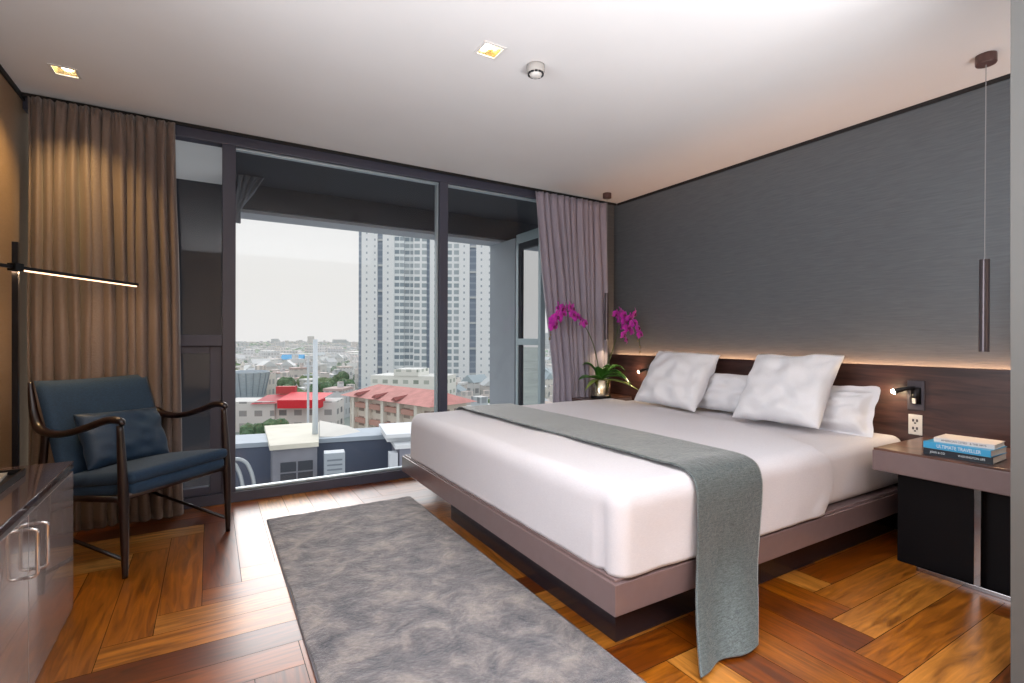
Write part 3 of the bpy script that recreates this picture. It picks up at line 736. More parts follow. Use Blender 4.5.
# ---------------------------------------------------------------- armchair
def armchair():
    t = thing('armchair', 'dark wood armchair with curved arms and blue grey upholstery near the window', 'armchair', (-.1315, 3.3525, 0), math.atan2(.69763786, .71645057))
    # local x = chair right in picture, local y = -front (front towards -y)
    def P(x, f, z): return (x, -f, z)
    hw = .319
    for s in (-1, 1):
        x = s*hw
        bm = NB(); tube(bm, catmull([P(x,0,.0),P(x,-.004,.18),P(x,-.010,.38),P(x,-.022,.58),P(x,-.034,.755)], 6), [.013,.018,.024,.020,.015], 14, 1.0); obj('leg', bm, M['chairwood'], t, smooth=True)
        bm = NB(); tube(bm, catmull([P(x*.98,-.67,.0),P(x*.99,-.63,.2),P(x,-.575,.45),P(x,-.545,.66),P(x,-.55,.70)], 6), [.012,.016,.020,.018,.014], 14); obj('leg', bm, M['chairwood'], t, smooth=True)
        pts = [P(x,-.652,.955),P(x*1.005,-.640,.88),P(x*1.02,-.610,.78),P(x*1.04,-.560,.715),P(x*1.05,-.46,.695),P(x*1.06,-.35,.705),P(x*1.05,-.22,.742),P(x*1.02,-.11,.778),P(x,-.035,.778),P(x,-.015,.758)]
        bm = NB(); tube(bm, catmull(pts, 6), [.011,.016,.022,.026,.023,.021,.021,.022,.021,.013], 14, .85); obj('armrest', bm, M['chairwood'], t, smooth=True)
        bm = NB(); tube(bm, [P(x*.97,-.03,.385),P(x*.97,-.56,.345)], .017, 12, .7); obj('side_rail', bm, M['chairwood'], t, smooth=True)
        bm = NB(); tube(bm, [P(x*.98,-.018,.085),P(x*.98,-.625,.20)], .0095, 10); obj('stretcher', bm, M['chairwood'], t, smooth=True)
    bm = NB(); tube(bm, [P(-hw,-.01,.398),P(hw,-.01,.398)], .017, 12, .7); obj('front_rail', bm, M['chairwood'], t, smooth=True)
    bm = NB(); tube(bm, [P(-hw,-.57,.32),P(hw,-.57,.32)], .015, 12, .7); obj('rear_rail', bm, M['chairwood'], t, smooth=True)
    # seat: thin shell + cushion, tilted back
    def seatmesh(x0, x1, f0, f1, z0, z1, r, tilt, n=(16,16,3), crown=.0):
        bm = rbox((x0, -f1, z0), (x1, -f0, z1), r, n, lambda p, nn: Vector((0,0, crown*(1-(2*(p.x-x0)/(x1-x0)-1)**2)*(1-(2*(p.y+f1)/(f1-f0)-1)**2) if nn.z > 0 else 0)))
        for v in bm.verts: v.co.z += (-v.co.y)*tilt
        return bm
    obj('seat', seatmesh(-.295, .295, -.56, .012, .395, .468, .03, .13, crown=.010), M['chairfab'], t, smooth=True)
    o = obj('seat_cushion', seatmesh(-.305, .305, -.54, .025, .458, .520, .028, .13, crown=.020), M['chairfab'], t, smooth=True)
    # backrest: curved slab between the rear posts
    bm = NB(); nx, nz_ = 18, 14; F = []
    for side in (0, 1):
        g = []
        for i in range(nx+1):
            a = 2*i/nx-1; row = []
            for j in range(nz_+1):
                b = j/nz_; e = min(1, (1-abs(a))*9)**.5*min(1, (1-abs(2*b-1))*8)**.5
                x = a*.312; z = .43+b*(.532) - .010*(1-a*a)*b
                f_ = -.455-.185*b**1.1 - .035*(1-a*a) + (.032 if side else -.032)*e
                row.append(bm.verts.new(P(x, f_, z)))
            g.append(row)
        F.append(g)
    for s, g in enumerate(F):
        for i in range(nx):
            for j in range(nz_):
                q = (g[i][j], g[i+1][j], g[i+1][j+1], g[i][j+1]); bm.faces.new(q if s else q[::-1])
    bmesh.ops.remove_doubles(bm, verts=bm.verts, dist=.0005); bmesh.ops.recalc_face_normals(bm, faces=bm.faces)
    obj('backrest', bm, M['chairfab'], t, smooth=True)
    c = obj('cushion', cushion(.49, .33, .14, 22, .06, .02, 3), M['cushfab'], None, smooth=True, sub=1)
    c.matrix_world = t.matrix_basis @ Matrix.Translation((.0, .360, .470)) @ Matrix.Rotation(-.40, 4, 'X') @ Matrix.Rotation(.04, 4, 'Y')
    tag(c, 'small blue lumbar cushion leaning on the armchair backrest', 'cushion')
armchair()

# ---------------------------------------------------------------- floor lamp
t = thing('floor_lamp', 'slim black floor lamp with a thin glowing horizontal arm', 'floor lamp', (-.785, 3.24, 0))
obj('lamp_base', lathe(NB(), [(0,0),(.13,0),(.13,.012),(.125,.016),(0,.016)], 40), M['blackm'], t)
obj('pole', B(-.011, -.011, .016, .011, .011, 1.640), M['blackm'], t)
ax = math.atan2(.64, .39)
RZ = Matrix.Rotation(ax, 3, 'Z')
bm = NB(); obox(bm, tuple(RZ @ Vector((.335, 0, 1.522))), .86, .014, .016, RZ); obj('arm', bm, M['blackm'], t)
bm = NB(); obox(bm, tuple(RZ @ Vector((.39, 0, 1.5105))), .73, .008, .006, RZ); obj('light_strip', bm, emit('warm lamp strip', (1,.60,.34), 3.2), t)
bm = NB(); obox(bm, tuple(RZ @ Vector((.0, -.0, 1.522))), .04, .04, .035, RZ); obj('joint', bm, M['blackm'], t)

# ---------------------------------------------------------------- cabinet at left
cab = thing('sideboard', 'glossy taupe sideboard with rounded pull handles at the left edge', 'cabinet', (XL, 1.0, 0))
W_ = -.515-XL; TZ = .648; LY = 1.90
obj('carcass', B(0.015, 0, .0, W_-.022, LY, TZ-.03), M['cab'], cab, bevel=.002)
obj('countertop', B(0.015, -.0, TZ-.0285, W_, LY, TZ), M['cabtop'], cab, bevel=.002)
bm = NB(); box(bm, W_-.003, 0, TZ-.008, W_+.001, LY, TZ-.004); obj('edge_trim', bm, M['chrome'], cab)
doors = []
for y0, y1, zz in ((1.262, LY-.001, 0), (.0, 1.258, 0)):
    d = obj('door', B(W_-.020, y0, .003, W_-.001, y1, TZ-.045), M['cab'], cab, bevel=.0015); doors.append(d)
def pull(y, z0, z1, parent, d=.034, c=.014, r=.0055):
    pts = [(W_-.002, y, z1), (W_+d-c, y, z1)]
    for k in range(1, 7): a = k/6*PI/2; pts.append((W_+d-c+c*math.sin(a), y, z1-c+c*math.cos(a)))
    for k in range(0, 7): a = k/6*PI/2; pts.append((W_+d-c+c*math.cos(a), y, z0+c-c*math.sin(a)))
    pts.append((W_-.002, y, z0))
    bm = NB(); tube(bm, pts, r, 10, up=(0,1,0)); return obj('handle', bm, M['chrome'], parent, smooth=True)
pull(2.20-1.0, .415, .570, doors[1]); pull(2.32-1.0, .400, .555, doors[0])
# tray with papers
tr = thing('tray', 'black lacquer tray on the sideboard holding a magazine', 'tray', (-.775, 2.46, TZ), 0)
bm = NB(); box(bm, -.15, -.30, .001, .15, .24, .008)
for a in ((-.15,-.30,.008,-.142,.24,.026), (.142,-.30,.008,.15,.24,.026), (-.142,-.30,.008,.142,-.292,.026), (-.142,.232,.008,.142,.24,.026)): box(bm, *a)
obj('tray_body', bm, M['blackm'], tr)
bk = thing('magazine', 'pale magazine lying open side down in the black tray', 'magazine', (-.765, 2.53, TZ+.009), .1)
obj('pages', B(-.105, -.14, 0, .105, .15, .008), M['paper'], bk)
obj('cover', B(-.106, -.141, .008, .106, .151, .0095), plain('magazine cover', srgb(190,184,170), .3, var=.35, vscale=14), bk)
obj('headline_strip', B(-.08, .06, .0095, .08, .085, .0098), M['ink'], bk)

# ================================================================ city beyond the window
GZ = -24.0
C = {}
C['ground'] = plain('city ground', srgb(150,160,155), .95, var=.25, vscale=.05)
def uvbox(bm, x0, y0, z0, x1, y1, z1, mi_wall=0, mi_roof=1, pts=None, top=True):
    uvl = bm.loops.layers.uv.verify()
    q = pts or [(x0,y0),(x1,y0),(x1,y1),(x0,y1)]
    lo = [bm.verts.new((x, y, z0)) for x, y in q]; hi = [bm.verts.new((x, y, z1)) for x, y in q]; u = 0; n = len(q)
    for i in range(n):
        j = (i+1) % n; L = math.dist(q[i], q[j]); f = bm.faces.new((lo[i], lo[j], hi[j], hi[i])); f.material_index = mi_wall
        for lp, c in zip(f.loops, ((u, 0), (u+L, 0), (u+L, z1-z0), (u, z1-z0))): lp[uvl].uv = c
        u += 100.0*(i+1)
    if top:
        f = bm.faces.new(hi); f.material_index = mi_roof
    return bm
def cityobj(name, bm, mats, label, cat, group=None, kind=None):
    o = obj(name, bm, mats); return tag(o, label, cat, group, kind)
g = NB(); g.faces.new([g.verts.new(p) for p in ((-900,20,GZ),(2600,20,GZ),(2600,4200,GZ),(-900,4200,GZ))])
tag(obj('city_ground', g, C['ground']), 'hazy city ground stretching to the horizon', 'ground', kind='structure')

def haze_tint(c, t, w=(.80,.80,.80)): return tuple(a*(1-t)+b*t for a, b in zip(c, w))
palette = [srgb(215,214,212), srgb(196,202,206), srgb(222,214,204), srgb(180,190,196), srgb(206,196,188), srgb(232,232,230)]
roofs = [srgb(224,224,222), srgb(176,186,192), srgb(190,170,160), srgb(205,212,214), srgb(168,120,108), srgb(128,158,170)]
walls_m = {}; roof_m = {}
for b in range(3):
    haze_amt = (.12, .38, .62)[b]  # distance haze mixed into wall and roof colours, ring by ring
    for i, c in enumerate(palette): walls_m[(b,i)] = gridmat('house wall', haze_tint(c, haze_amt), haze_tint(srgb(70,82,92), haze_amt), 2.6+i*.3, 2.9, .2, .72, .3, .8, .5)
    for i, c in enumerate(roofs): roof_m[(b,i)] = plain('house roof', haze_tint(c, haze_amt), .8)
protos = {}
def house_mesh(b, i, k):
    if (b, i, k) in protos: return protos[(b, i, k)]
    bm = NB()
    uvbox(bm, -5, -4, 0, 5, 4, 7)
    if k == 0: uvbox(bm, -3, -2, 7, 0, 2, 9.2)
    elif k == 1:
        a = [bm.verts.new(p) for p in ((-5.4,-4.4,7),(5.4,-4.4,7),(5.4,4.4,7),(-5.4,4.4,7))]; r0, r1 = bm.verts.new((-5.4,0,9.2)), bm.verts.new((5.4,0,9.2))
        for f in ((a[0],a[1],r1,r0),(a[2],a[3],r0,r1),(a[1],a[2],r1),(a[3],a[0],r0)): bm.faces.new(f).material_index = 1
    else: uvbox(bm, -5.2, -4.2, 7, 5.2, 4.2, 7.6, 1, 1); uvbox(bm, 1, -1, 7.6, 3, 1, 9, 0, 1)
    me = bpy.data.meshes.new('house'); bm.to_mesh(me); bm.free()
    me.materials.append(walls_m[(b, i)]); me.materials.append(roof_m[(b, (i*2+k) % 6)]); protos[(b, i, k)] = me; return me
rnd = random.Random(21)
KEEP = [(4,92,5), (62,478,22), (15,133,15), (11,186,13), (13,112,9), (4, 30, 14), (35, 97, 22), (16, 152, 17), (12, 203, 16), (75, 222, 32), (103, 207, 26), (48, 136, 15), (60, 600, 20)]
KEEP += [(math.sin(a)*d, math.cos(a)*d, 3) for a, d in ((.005,300),(.022,285),(.040,310),(.13,190),(.170,196),(.12,222),(.10,125),(.085,112),(.06,125),(.205,182),(.15,238),(.19,220),(.215,215),(.155,178))]
def free(x, y, r=0): return all(math.hypot(x-a, y-b) > c+r for a, b, c in KEEP)
hlab = ['pale low rise house with flat white roof and stair hut in the city sprawl', 'pale low rise house with pitched roof in the city sprawl', 'pale low rise block with overhanging flat roof in the city sprawl']
cells = []; HS = []
for ring, (d0, d1, n) in enumerate(((62, 150, 36), (150, 300, 96), (300, 520, 160))):
    cnt = 0; tries = 0; placed = []
    while cnt < n and tries < 6000:
        tries += 1; d = rnd.uniform(d0, d1); a = rnd.uniform(-.11, .64)
        x, y = math.sin(a)*d, math.cos(a)*d
        if not free(x, y, 5) or any(math.hypot(x-p[0], y-p[1]) < (12, 10.5, 12)[ring] for p in HS): continue
        placed.append((x, y)); HS.append((x, y)); k = rnd.randrange(3)
        me = house_mesh(ring, rnd.randrange(6), k); o = bpy.data.objects.new('house', me); COL.objects.link(o)
        s = rnd.uniform(.7, 1.1)*(1, .8, .95)[ring]; o.location = (x, y, GZ); o.rotation_euler = (0,0,rnd.choice((.2, .5, .9, 1.3, 1.8))); o.scale = (s, s*rnd.uniform(.8,1.3), rnd.uniform(.7, 1.5))
        tag(o, hlab[k], 'house', ('flat roofed houses with stair huts', 'pitched roof houses', 'houses with overhanging roofs')[k] + ' in the city sprawl'); cnt += 1
# far sprawl: beyond counting
DTL = ((.02,2400,26,52),(.10,2600,30,40),(.16,2300,24,58),(.21,2500,60,36),(.27,2300,22,66),(.335,2400,30,60),(.355,2300,22,44),(.60,900,24,60),(.625,950,20,44),(.585,1000,30,34))
DT = [(math.sin(a)*d, math.cos(a)*d) for a, d, _, _ in DTL]
bm = NB()
for _ in range(4800):
    d = 535*(3600/535)**(rnd.random()**1.1); a = rnd.uniform(-.32, .68); x, y = math.sin(a)*d, math.cos(a)*d
    if any(math.hypot(x-p, y-q) < 30 for p, q in DT): continue
    w_, l_ = rnd.uniform(6, 16), rnd.uniform(6, 20); h_ = rnd.uniform(4, 10) if rnd.random() < .96 else rnd.uniform(11, 18)
    r = rnd.uniform(0, 3); cs, sn = math.cos(r), math.sin(r)
    pts = [(x+cs*p-sn*q, y+sn*p+cs*q) for p, q in ((-w_/2,-l_/2),(w_/2,-l_/2),(w_/2,l_/2),(-w_/2,l_/2))]
    m0 = rnd.randrange(4); uvbox(bm, 0,0,GZ,0,0,GZ+h_, m0*2, m0*2+1, pts)
mats = []
for i in range(4): mats += [gridmat('far wall', haze_tint(palette[i], .55), haze_tint(srgb(90,100,110), .5), 3, 3, .2, .8, .25, .8, .4), plain('far roof', haze_tint(roofs[(0,1,2,4)[i]], .5), .8)]  # far colours paled to carry the haze
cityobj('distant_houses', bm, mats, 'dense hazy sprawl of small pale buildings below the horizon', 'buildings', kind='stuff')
# far skyline blocks
for k, (a, d, w_, h_) in enumerate(DTL):
    bm = NB(); uvbox(bm, -w_/2, -10, 0, w_/2, 10, h_*.62); o = cityobj('distant_tower', bm, [mats[2*(k % 4)], mats[2*(k % 4)+1]], 'tiny hazy tower standing on the far city horizon', 'tower', 'hazy towers on the horizon')
    o.location = (math.sin(a)*d, math.cos(a)*d, GZ)

bm = NB(); rt = random.Random(77)
for _ in range(420):
    d = 530*(2600/530)**(rt.random()**1.3); a = rt.uniform(-.30, .66); rr = rt.uniform(4, 9)
    res = bmesh.ops.create_icosphere(bm, subdivisions=1, radius=rr, matrix=Matrix.Translation((math.sin(a)*d, math.cos(a)*d, GZ+rr*.6)) @ Matrix.Diagonal((rt.uniform(1,2.2), 1.2, .75, 1)))
cityobj('distant_trees', bm, plain('haze tinted far foliage', srgb(150,168,152), .9, var=.2, vscale=.05), 'hazy pale green tree canopy scattered through the far sprawl', 'trees', kind='stuff')  # pale green has the distance haze put into the leaf colour
# trees
def treemesh(seed, mats):
    r = random.Random(seed); bm = NB()
    for k in range(7):
        c = Vector((r.uniform(-1.6,1.6), r.uniform(-1.6,1.6), r.uniform(2.6,5.2))); rad = r.uniform(1.1,1.9)
        res = bmesh.ops.create_icosphere(bm, subdivisions=2, radius=rad, matrix=Matrix.Translation(c))
        for v in res['verts']: v.co += (v.co-c).normalized()*(.45*nz(v.co, 1.3, seed)+.25*nz(v.co, 3.5, seed))
    me_c = bpy.data.meshes.new('crown'); bm.to_mesh(me_c); bm.free(); me_c.materials.append(mats)
    bm = NB(); tube(bm, [(0,0,0),(.1,0,2),(0,.1,3.5)], [.3,.22,.15], 8); me_t = bpy.data.meshes.new('trunk'); bm.to_mesh(me_t); bm.free(); me_t.materials.append(TRK)
    return me_c, me_t
TRK = plain('bark', srgb(90,80,70), .9)
TM = [plain('tree foliage', c, .9, var=.45, vscale=1.6) for c in (srgb(84,112,82), srgb(104,128,92), srgb(122,146,112), srgb(134,150,136))]  # last, palest green carries the haze over the farther trees
XT = ((.005,300,2.2),(.022,285,2.0),(.040,310,1.9),(.13,190,1.5),(.170,196,1.5),(.12,222,1.5),(.10,125,1.1),(.085,112,1.0),(.06,125,1.0),(.205,182,1.4),(.15,238,1.6),(.19,220,1.5),(.215,215,1.4),(.155,178,1.3))
TP = [treemesh(i, TM[i]) for i in range(4)]
rnd = random.Random(5); spots = []
for _ in range(150):
    for _t in range(40):
        d = 66*(520/66)**(rnd.random()**.8); a = rnd.uniform(-.03, .50); x, y = math.sin(a)*d, math.cos(a)*d
        if free(x, y, 3) and not any(math.hypot(x-p[0], y-p[1]) < 6 for p in spots) and not any(math.hypot(x-p[0], y-p[1]) < 7.5 for p in HS): spots.append((x, y, rnd.uniform(.7, 1.5), 3 if d > 260 else rnd.randrange(3))); break
for (a, d, s) in XT:
    spots.append((math.sin(a)*d, math.cos(a)*d, s, rnd.randrange(2)))
for x, y, s, k in spots:
    t = thing('tree', ('dark green tree between the houses of the city', 'mid green tree between the houses of the city', 'light green tree between the houses of the city', 'hazy pale green tree among the distant houses')[k], 'tree', (x, y, GZ), rnd.uniform(0, 6), ('dark green city trees','mid green city trees','light green city trees','hazy distant trees')[k])
    t.scale = (s, s, s)
    for nm, me in zip(('crown', 'trunk'), TP[k]):
        o = bpy.data.objects.new(nm, me); COL.objects.link(o); o.parent = t

# twin residential towers ----------------------------------------------------
WT = srgb(238,240,242)
tw_main = gridmat('tower bays', WT, srgb(150,164,172), 3.4, 3.0, .14, .86, .22, .86, .35)
tw_plain = gridmat('tower flank', WT, srgb(156,166,178), 3.7, 3.0, .55, .74, .3, .62, .4)
tw_slot = gridmat('tower recess', srgb(160,170,184), srgb(140,151,166), 3, 3.0, .0, 1, .1, .8, .2)
tw_balc = gridmat('tower balconies', srgb(236,240,242), srgb(142,156,166), 2.4, 3.0, .06, .94, .36, .96, .3)
roof = plain('tower roof', srgb(200,204,206), .8)
def tower(label, segs, org, ang, h):
    t = thing('residential_tower', label, 'tower', (org[0], org[1], GZ), ang)
    for nm, x0, x1, y0, m, dh in segs:
        bm = NB(); uvbox(bm, x0, y0, 0, x1, 26, h+dh); obj(nm, bm, [m, roof], t)
    return t
# faces roughly towards the room: local x along the facade
a1 = math.atan2(214.8-233.2, 88.7-57.9)
t1 = tower('tall pale residential tower with stacked balconies left of the window mullion',
    [('edge_fins', 0, 1.4, .5, tw_slot, 0), ('wing', 1.4, 8.6, 0, tw_plain, 0), ('recess', 8.6, 11.0, 1.2, tw_slot, 0), ('wing', 11.0, 16.2, 0, tw_plain, 0), ('balcony_bay', 16.2, 20.5, .8, tw_balc, 0),
     ('curved_bay', 20.5, 25.0, 2.6, tw_balc, 0), ('window_bay', 25.0, 31.0, 0, tw_main, 0), ('recess', 31.0, 32.4, 1.1, tw_slot, 0), ('wing', 32.4, 36.5, .4, tw_plain, 0)], (57.9, 233.2), a1, 110)
for k in range(9):
    bm = NB(); box(bm, 8.6, .4, 12+k*11.6, 11.0, 1.2, 12.9+k*11.6); obj('bridge_slab', bm, roof, t1)
t2 = tower('tall pale residential tower right of the window mullion',
    [('window_bay', 0, 6.2, 0, tw_main, 0), ('wing', 6.2, 11.0, -.8, tw_plain, 0), ('recess', 11.0, 14.0, .8, tw_slot, 0), ('wing', 14.0, 21.5, -.4, tw_plain, 0)], (91.9, 212.9), math.atan2(-11, 18.4), 104)
for k in range(9):
    bm = NB(); box(bm, 11.0, .1, 9+k*11.6, 14.0, .8, 9.9+k*11.6); obj('bridge_slab', bm, roof, t2)
for lab, p, mm, hh in (('narrow stone coloured tower seen at the left of the right pane', (84.5, 217.5), tw_plain, 104),):
    pass

# red roofed apartments --------------------------------------------------------
RR = plain('salmon tile roof', srgb(204,142,136), .8, var=.12, vscale=.6)
t = thing('apartment_building', 'long four storey apartment block with salmon red hipped roof', 'building', (26.2, 112.4, GZ), math.atan2(83.8-112.4, 35.6-26.2))
apw = gridmat('apartment wall', srgb(222,212,200), srgb(128,106,100), 3.1, 3.1, .12, .74, .22, .86, .5)
EH = 13.1
bm = NB(); uvbox(bm, 0, 0, 0, 27, 9, EH, top=False); obj('wall', bm, [apw, roof], t)
bm = NB()
for k in range(5): box(bm, 2.0+k*5.3, -.9, 0, 2.9+k*5.3, .0, EH-.2)
obj('wall_fins', bm, plain('cream fins', srgb(232,226,216), .8), t)
bm = NB()
for lv in range(4):
    for k in range(4): box(bm, 3.2+k*5.3, -.8, 1.2+lv*3.2, 7.0+k*5.3, -.1, 2.2+lv*3.2)
obj('balcony_fronts', bm, plain('terracotta balcony', srgb(196,150,138), .8), t)
bm = NB(); e = [bm.verts.new(p) for p in ((-1.5,-1.6,EH-.1),(28.5,-1.6,EH-.1),(28.5,10.6,EH-.1),(-1.5,10.6,EH-.1))]; r0, r1 = bm.verts.new((4,4.5,EH+2.2)), bm.verts.new((23.5,4.5,EH+2.2))
for f in ((e[0],e[1],r1,r0),(e[1],e[2],r1),(e[2],e[3],r0,r1),(e[3],e[0],r0),(e[3],e[2],e[1],e[0])): bm.faces.new(f)
obj('roof', bm, RR, t)
bm = NB()
for k in range(3):
    x = 5+k*6.5; v = [bm.verts.new(p) for p in ((x-.9,-1.7,EH+.25),(x+.9,-1.7,EH+.25),(x,-1.7,EH+.9),(x,2.4,EH+1.25))]
    bm.faces.new((v[0],v[1],v[2])); bm.faces.new((v[0],v[2],v[3])); bm.faces.new((v[2],v[1],v[3]))
obj('roof_gablets', bm, plain('dark tile', srgb(150,84,80), .8), t)
# low white block behind
bm = NB(); uvbox(bm, -9, -5, 0, 12, 6, 15.2); uvbox(bm, -2, -5.2, 15.2, 5, 3, 17)
o = cityobj('white_block', bm, [gridmat('white block wall', srgb(238,238,232), srgb(150,160,150), 3, 3, .2, .7, .35, .7, .5), plain('white roof', srgb(240,240,236), .8)], 'low white flat roofed building behind the salmon roof', 'building'); o.location = (48, 137, GZ); o.rotation_euler = (0,0,-.75)
# red canopy building
t = thing('market_building', 'white low building with bright red canopy roof', 'building', (15, 150, GZ), -.45)
rw = gridmat('market wall', srgb(226,220,218), srgb(120,120,124), 4, 3.4, .2, .7, .25, .7, .5)
bm = NB(); uvbox(bm, -14, 0, 0, 0, 10, 8.2); uvbox(bm, 0, 1, 0, 16, 10, 8.0); obj('wall', bm, [rw, plain('grey roof', srgb(205,205,202), .8)], t)
bm = NB(); v = [bm.verts.new(p) for p in ((-6,-1,7.6),(4,-1,7.9),(10,5,9.8),(-4,6,9.4))]; bm.faces.new(v); obj('dark_red_roof', bm, plain('dark red roof', srgb(176,44,58), .6), t)
bm = NB(); box(bm, 1.5, -2.2, 6.6, 12.5, 3.0, 8.8); v = [bm.verts.new(p) for p in ((1.5,-2.2,8.81),(12.5,-2.2,8.81),(14,6,9.9),(2.5,6,10.2))]; bm.faces.new(v); obj('red_canopy', bm, plain('bright red canopy', srgb(222,32,52), .6), t)
bm = NB(); box(bm, -2.2,7.0,9.5,3.0,9.0,11.6); obj('red_sign', bm, plain('red rooftop sign', srgb(196,70,74), .7), t)
# grey arena, blue roof, green tent
t = thing('arena', 'round grey stadium like building with flared ribbed walls', 'building', (11.8, 203, GZ))
bm = NB(); seg = 36; lathe(bm, [(4.9,0),(5.2,5),(6.9,13.2),(6.6,13.6),(5.6,12.4),(0,12.0)], seg); obj('ribbed_shell', bm, plain('grey shell', srgb(168,180,190), .7, var=.12, vscale=.8, stretch=(1,1,6)), t)
bm = NB()
for k in range(18):
    a = 2*PI*k/18; tube(bm, [(5.3*math.cos(a),5.3*math.sin(a),5),(7.0*math.cos(a),7.0*math.sin(a),13.2)], .16, 5)
obj('shell_ribs', bm, plain('shell ribs', srgb(140,152,164), .7), t)
t = thing('warehouse', 'long building with bright blue roof far off in the city', 'building', (62, 478, GZ), -.3); t.scale = (.55, .55, .8)
bm = NB(); uvbox(bm, -16, -8, 0, 16, 8, 9); obj('wall', bm, [walls_m[(1,0)], roof], t)
bm = NB(); v = [bm.verts.new(p) for p in ((-17,-9,9),(17,-9,9),(17,9,14),(-17,9,14),(17,9,9),(-17,9,9))]; bm.faces.new(v[:4]); bm.faces.new((v[3],v[2],v[4],v[5])); bm.faces.new((v[1],v[4],v[2])); bm.faces.new((v[0],v[3],v[5])); obj('roof', bm, plain('bright blue roof', srgb(30,150,205), .6), t)
t = thing('tent', 'teal domed tent roof among the near houses', 'tent', (4.0, 92, GZ))
bm = NB(); lathe(bm, [(5.0,4.6),(4.4,6.0),(2.6,7.4),(0,8.3)], 12); obj('tent_roof', bm, plain('teal canvas', srgb(116,168,160), .7), t)
bm = NB()
for k in range(6): a = 2*PI*k/6; tube(bm, [(4.7*math.cos(a),4.7*math.sin(a),0),(4.7*math.cos(a),4.7*math.sin(a),4.7)], .15, 6)
obj('tent_poles', bm, roof, t)

# near neighbour roof -----------------------------------------------------------
NZ = -10.0
dk = plain('blue grey parapet paint', srgb(92,102,122), .8, var=.1, vscale=.4); lt = plain('pale coping', srgb(168,180,192), .7, var=.05, vscale=1)
t = thing('neighbour_building', 'neighbouring building just below the window with dark rooftop parapet', 'building', (0, 0, 0))
bm = NB(); box(bm, -6, 24, GZ, 16, 38.2, NZ); obj('roof_deck', bm, plain('roof deck', srgb(128,134,144), .9, var=.15, vscale=.5), t)
bm = NB()
pr = [(-6, 33.0), (16, 28.9)]
def slabq(bm, a, b, th, z0, z1):
    d = Vector((b[0]-a[0], b[1]-a[1], 0)).normalized(); n_ = Vector((-d.y, d.x, 0))*th
    q = [(a[0], a[1]), (b[0], b[1]), (b[0]+n_.x, b[1]+n_.y), (a[0]+n_.x, a[1]+n_.y)]
    lo = [bm.verts.new((x, y, z0)) for x, y in q]; hi = [bm.verts.new((x, y, z1)) for x, y in q]
    bm.faces.new(lo[::-1]); bm.faces.new(hi)
    for i in range(4): bm.faces.new((lo[i], lo[(i+1)%4], hi[(i+1)%4], hi[i]))
slabq(bm, *pr, 1.2, NZ, -4.85); obj('parapet', bm, dk, t)
bm = NB(); slabq(bm, (-6, 32.9), (16, 28.8), 2.9, -4.85, -4.6); obj('parapet_coping', bm, lt, t)
# stair house with pale flat roof
sh = thing('stair_house', 'grey rooftop hut with pale slab roof and dark window on the neighbouring building', 'rooftop hut', (0,0,NZ+.01))
q = [(2.85,29.4),(5.05,29.2),(6.1,35.6),(3.15,35.8)]
bm = NB(); uvbox(bm, 0,0,0,0,0,5.3, 0, 0, q); obj('wall', bm, plain('hut wall', srgb(140,142,152), .85, var=.12, vscale=.9), sh)
q2 = [(2.70,29.25),(5.10,29.05),(6.33,36.0),(3.03,36.2)]
bm = NB(); uvbox(bm, 0,0,5.3,0,0,5.55, 0, 0, q2); obj('roof_slab', bm, plain('stained pale slab', srgb(226,222,208), .85, var=.08, vscale=.7), sh)
bm = NB(); v = [bm.verts.new(p) for p in ((5.52,31.2,5.45),(8.44,30.6,5.25),(7.7,33.5,5.55),(6.5,36.7,5.55))]; bm.faces.new(v); w_ = [bm.verts.new((p.co.x, p.co.y, 4.9)) for p in v]
for i in range(4): bm.faces.new((v[i], v[(i+1)%4], w_[(i+1)%4], w_[i]))
obj('side_roof', bm, plain('pale lean-to roof', srgb(214,212,206), .85), sh)
wn = NB()
def onwall(u, z, off): a = Vector((2.85,29.4,0)); b = Vector((5.05,29.2,0)); d = (b-a); n_ = Vector((d.y, -d.x, 0)).normalized(); p = a+d*u+n_*off; return (p.x, p.y, z)
for u0, u1 in ((.17,.52),(.56,.90)):
    for z0, z1 in ((1.75,2.25),(2.33,2.85)):
        wn.faces.new([wn.verts.new(onwall(p[0], p[1]+1.72, p[2])) for p in ((u0,z0,.03),(u1,z0,.03),(u1,z1,.03),(u0,z1,.03))])
obj('window_panes', wn, plain('dark hut glass', srgb(44,52,66), .3), sh)
def acunit(loc, s, label):
    t = thing('air_conditioner', label, 'air conditioner', loc, -.15)
    obj('casing', B(-.5*s, -.4*s, 0, .5*s, .4*s, 1.7*s), plain('ac casing', srgb(168,178,188), .5), t, bevel=.03)
    bm = NB()
    for k in range(5): box(bm, -.36*s, -.43*s, (.35+k*.24)*s, .36*s, -.40*s, (.42+k*.24)*s)
    obj('vent_slats', bm, plain('ac slats', srgb(120,130,142), .5), t)
acunit((5.75, 28.2, NZ+3.35), 1.05, 'grey rooftop air conditioner beside the hut')
obj('pedestal', B(5.1, 27.7, NZ+.01, 6.4, 28.7, NZ+3.34), dk, t); 
t = thing('roof_plant_box', 'pale stepped plant box with grey sides at the right of the neighbouring roof', 'rooftop box', (8.35, 26.9, NZ+.01), -.18)
bm = NB(); uvbox(bm, .55, 0, 0, 3.6, 4, 5.2, 0, 0); obj('grey_box', bm, plain('box grey', srgb(140,142,156), .85), t)
bm = NB(); uvbox(bm, .3, -.15, 5.2, 3.8, 4.2, 5.42, 0, 0); uvbox(bm, -.1, .5, 5.7, 3.4, 4.4, 5.9, 0, 0); uvbox(bm, .0, .9, 5.42, 3.2, 4.0, 5.7, 0, 0); obj('stepped_cover', bm, plain('box white', srgb(226,230,234), .8), t)
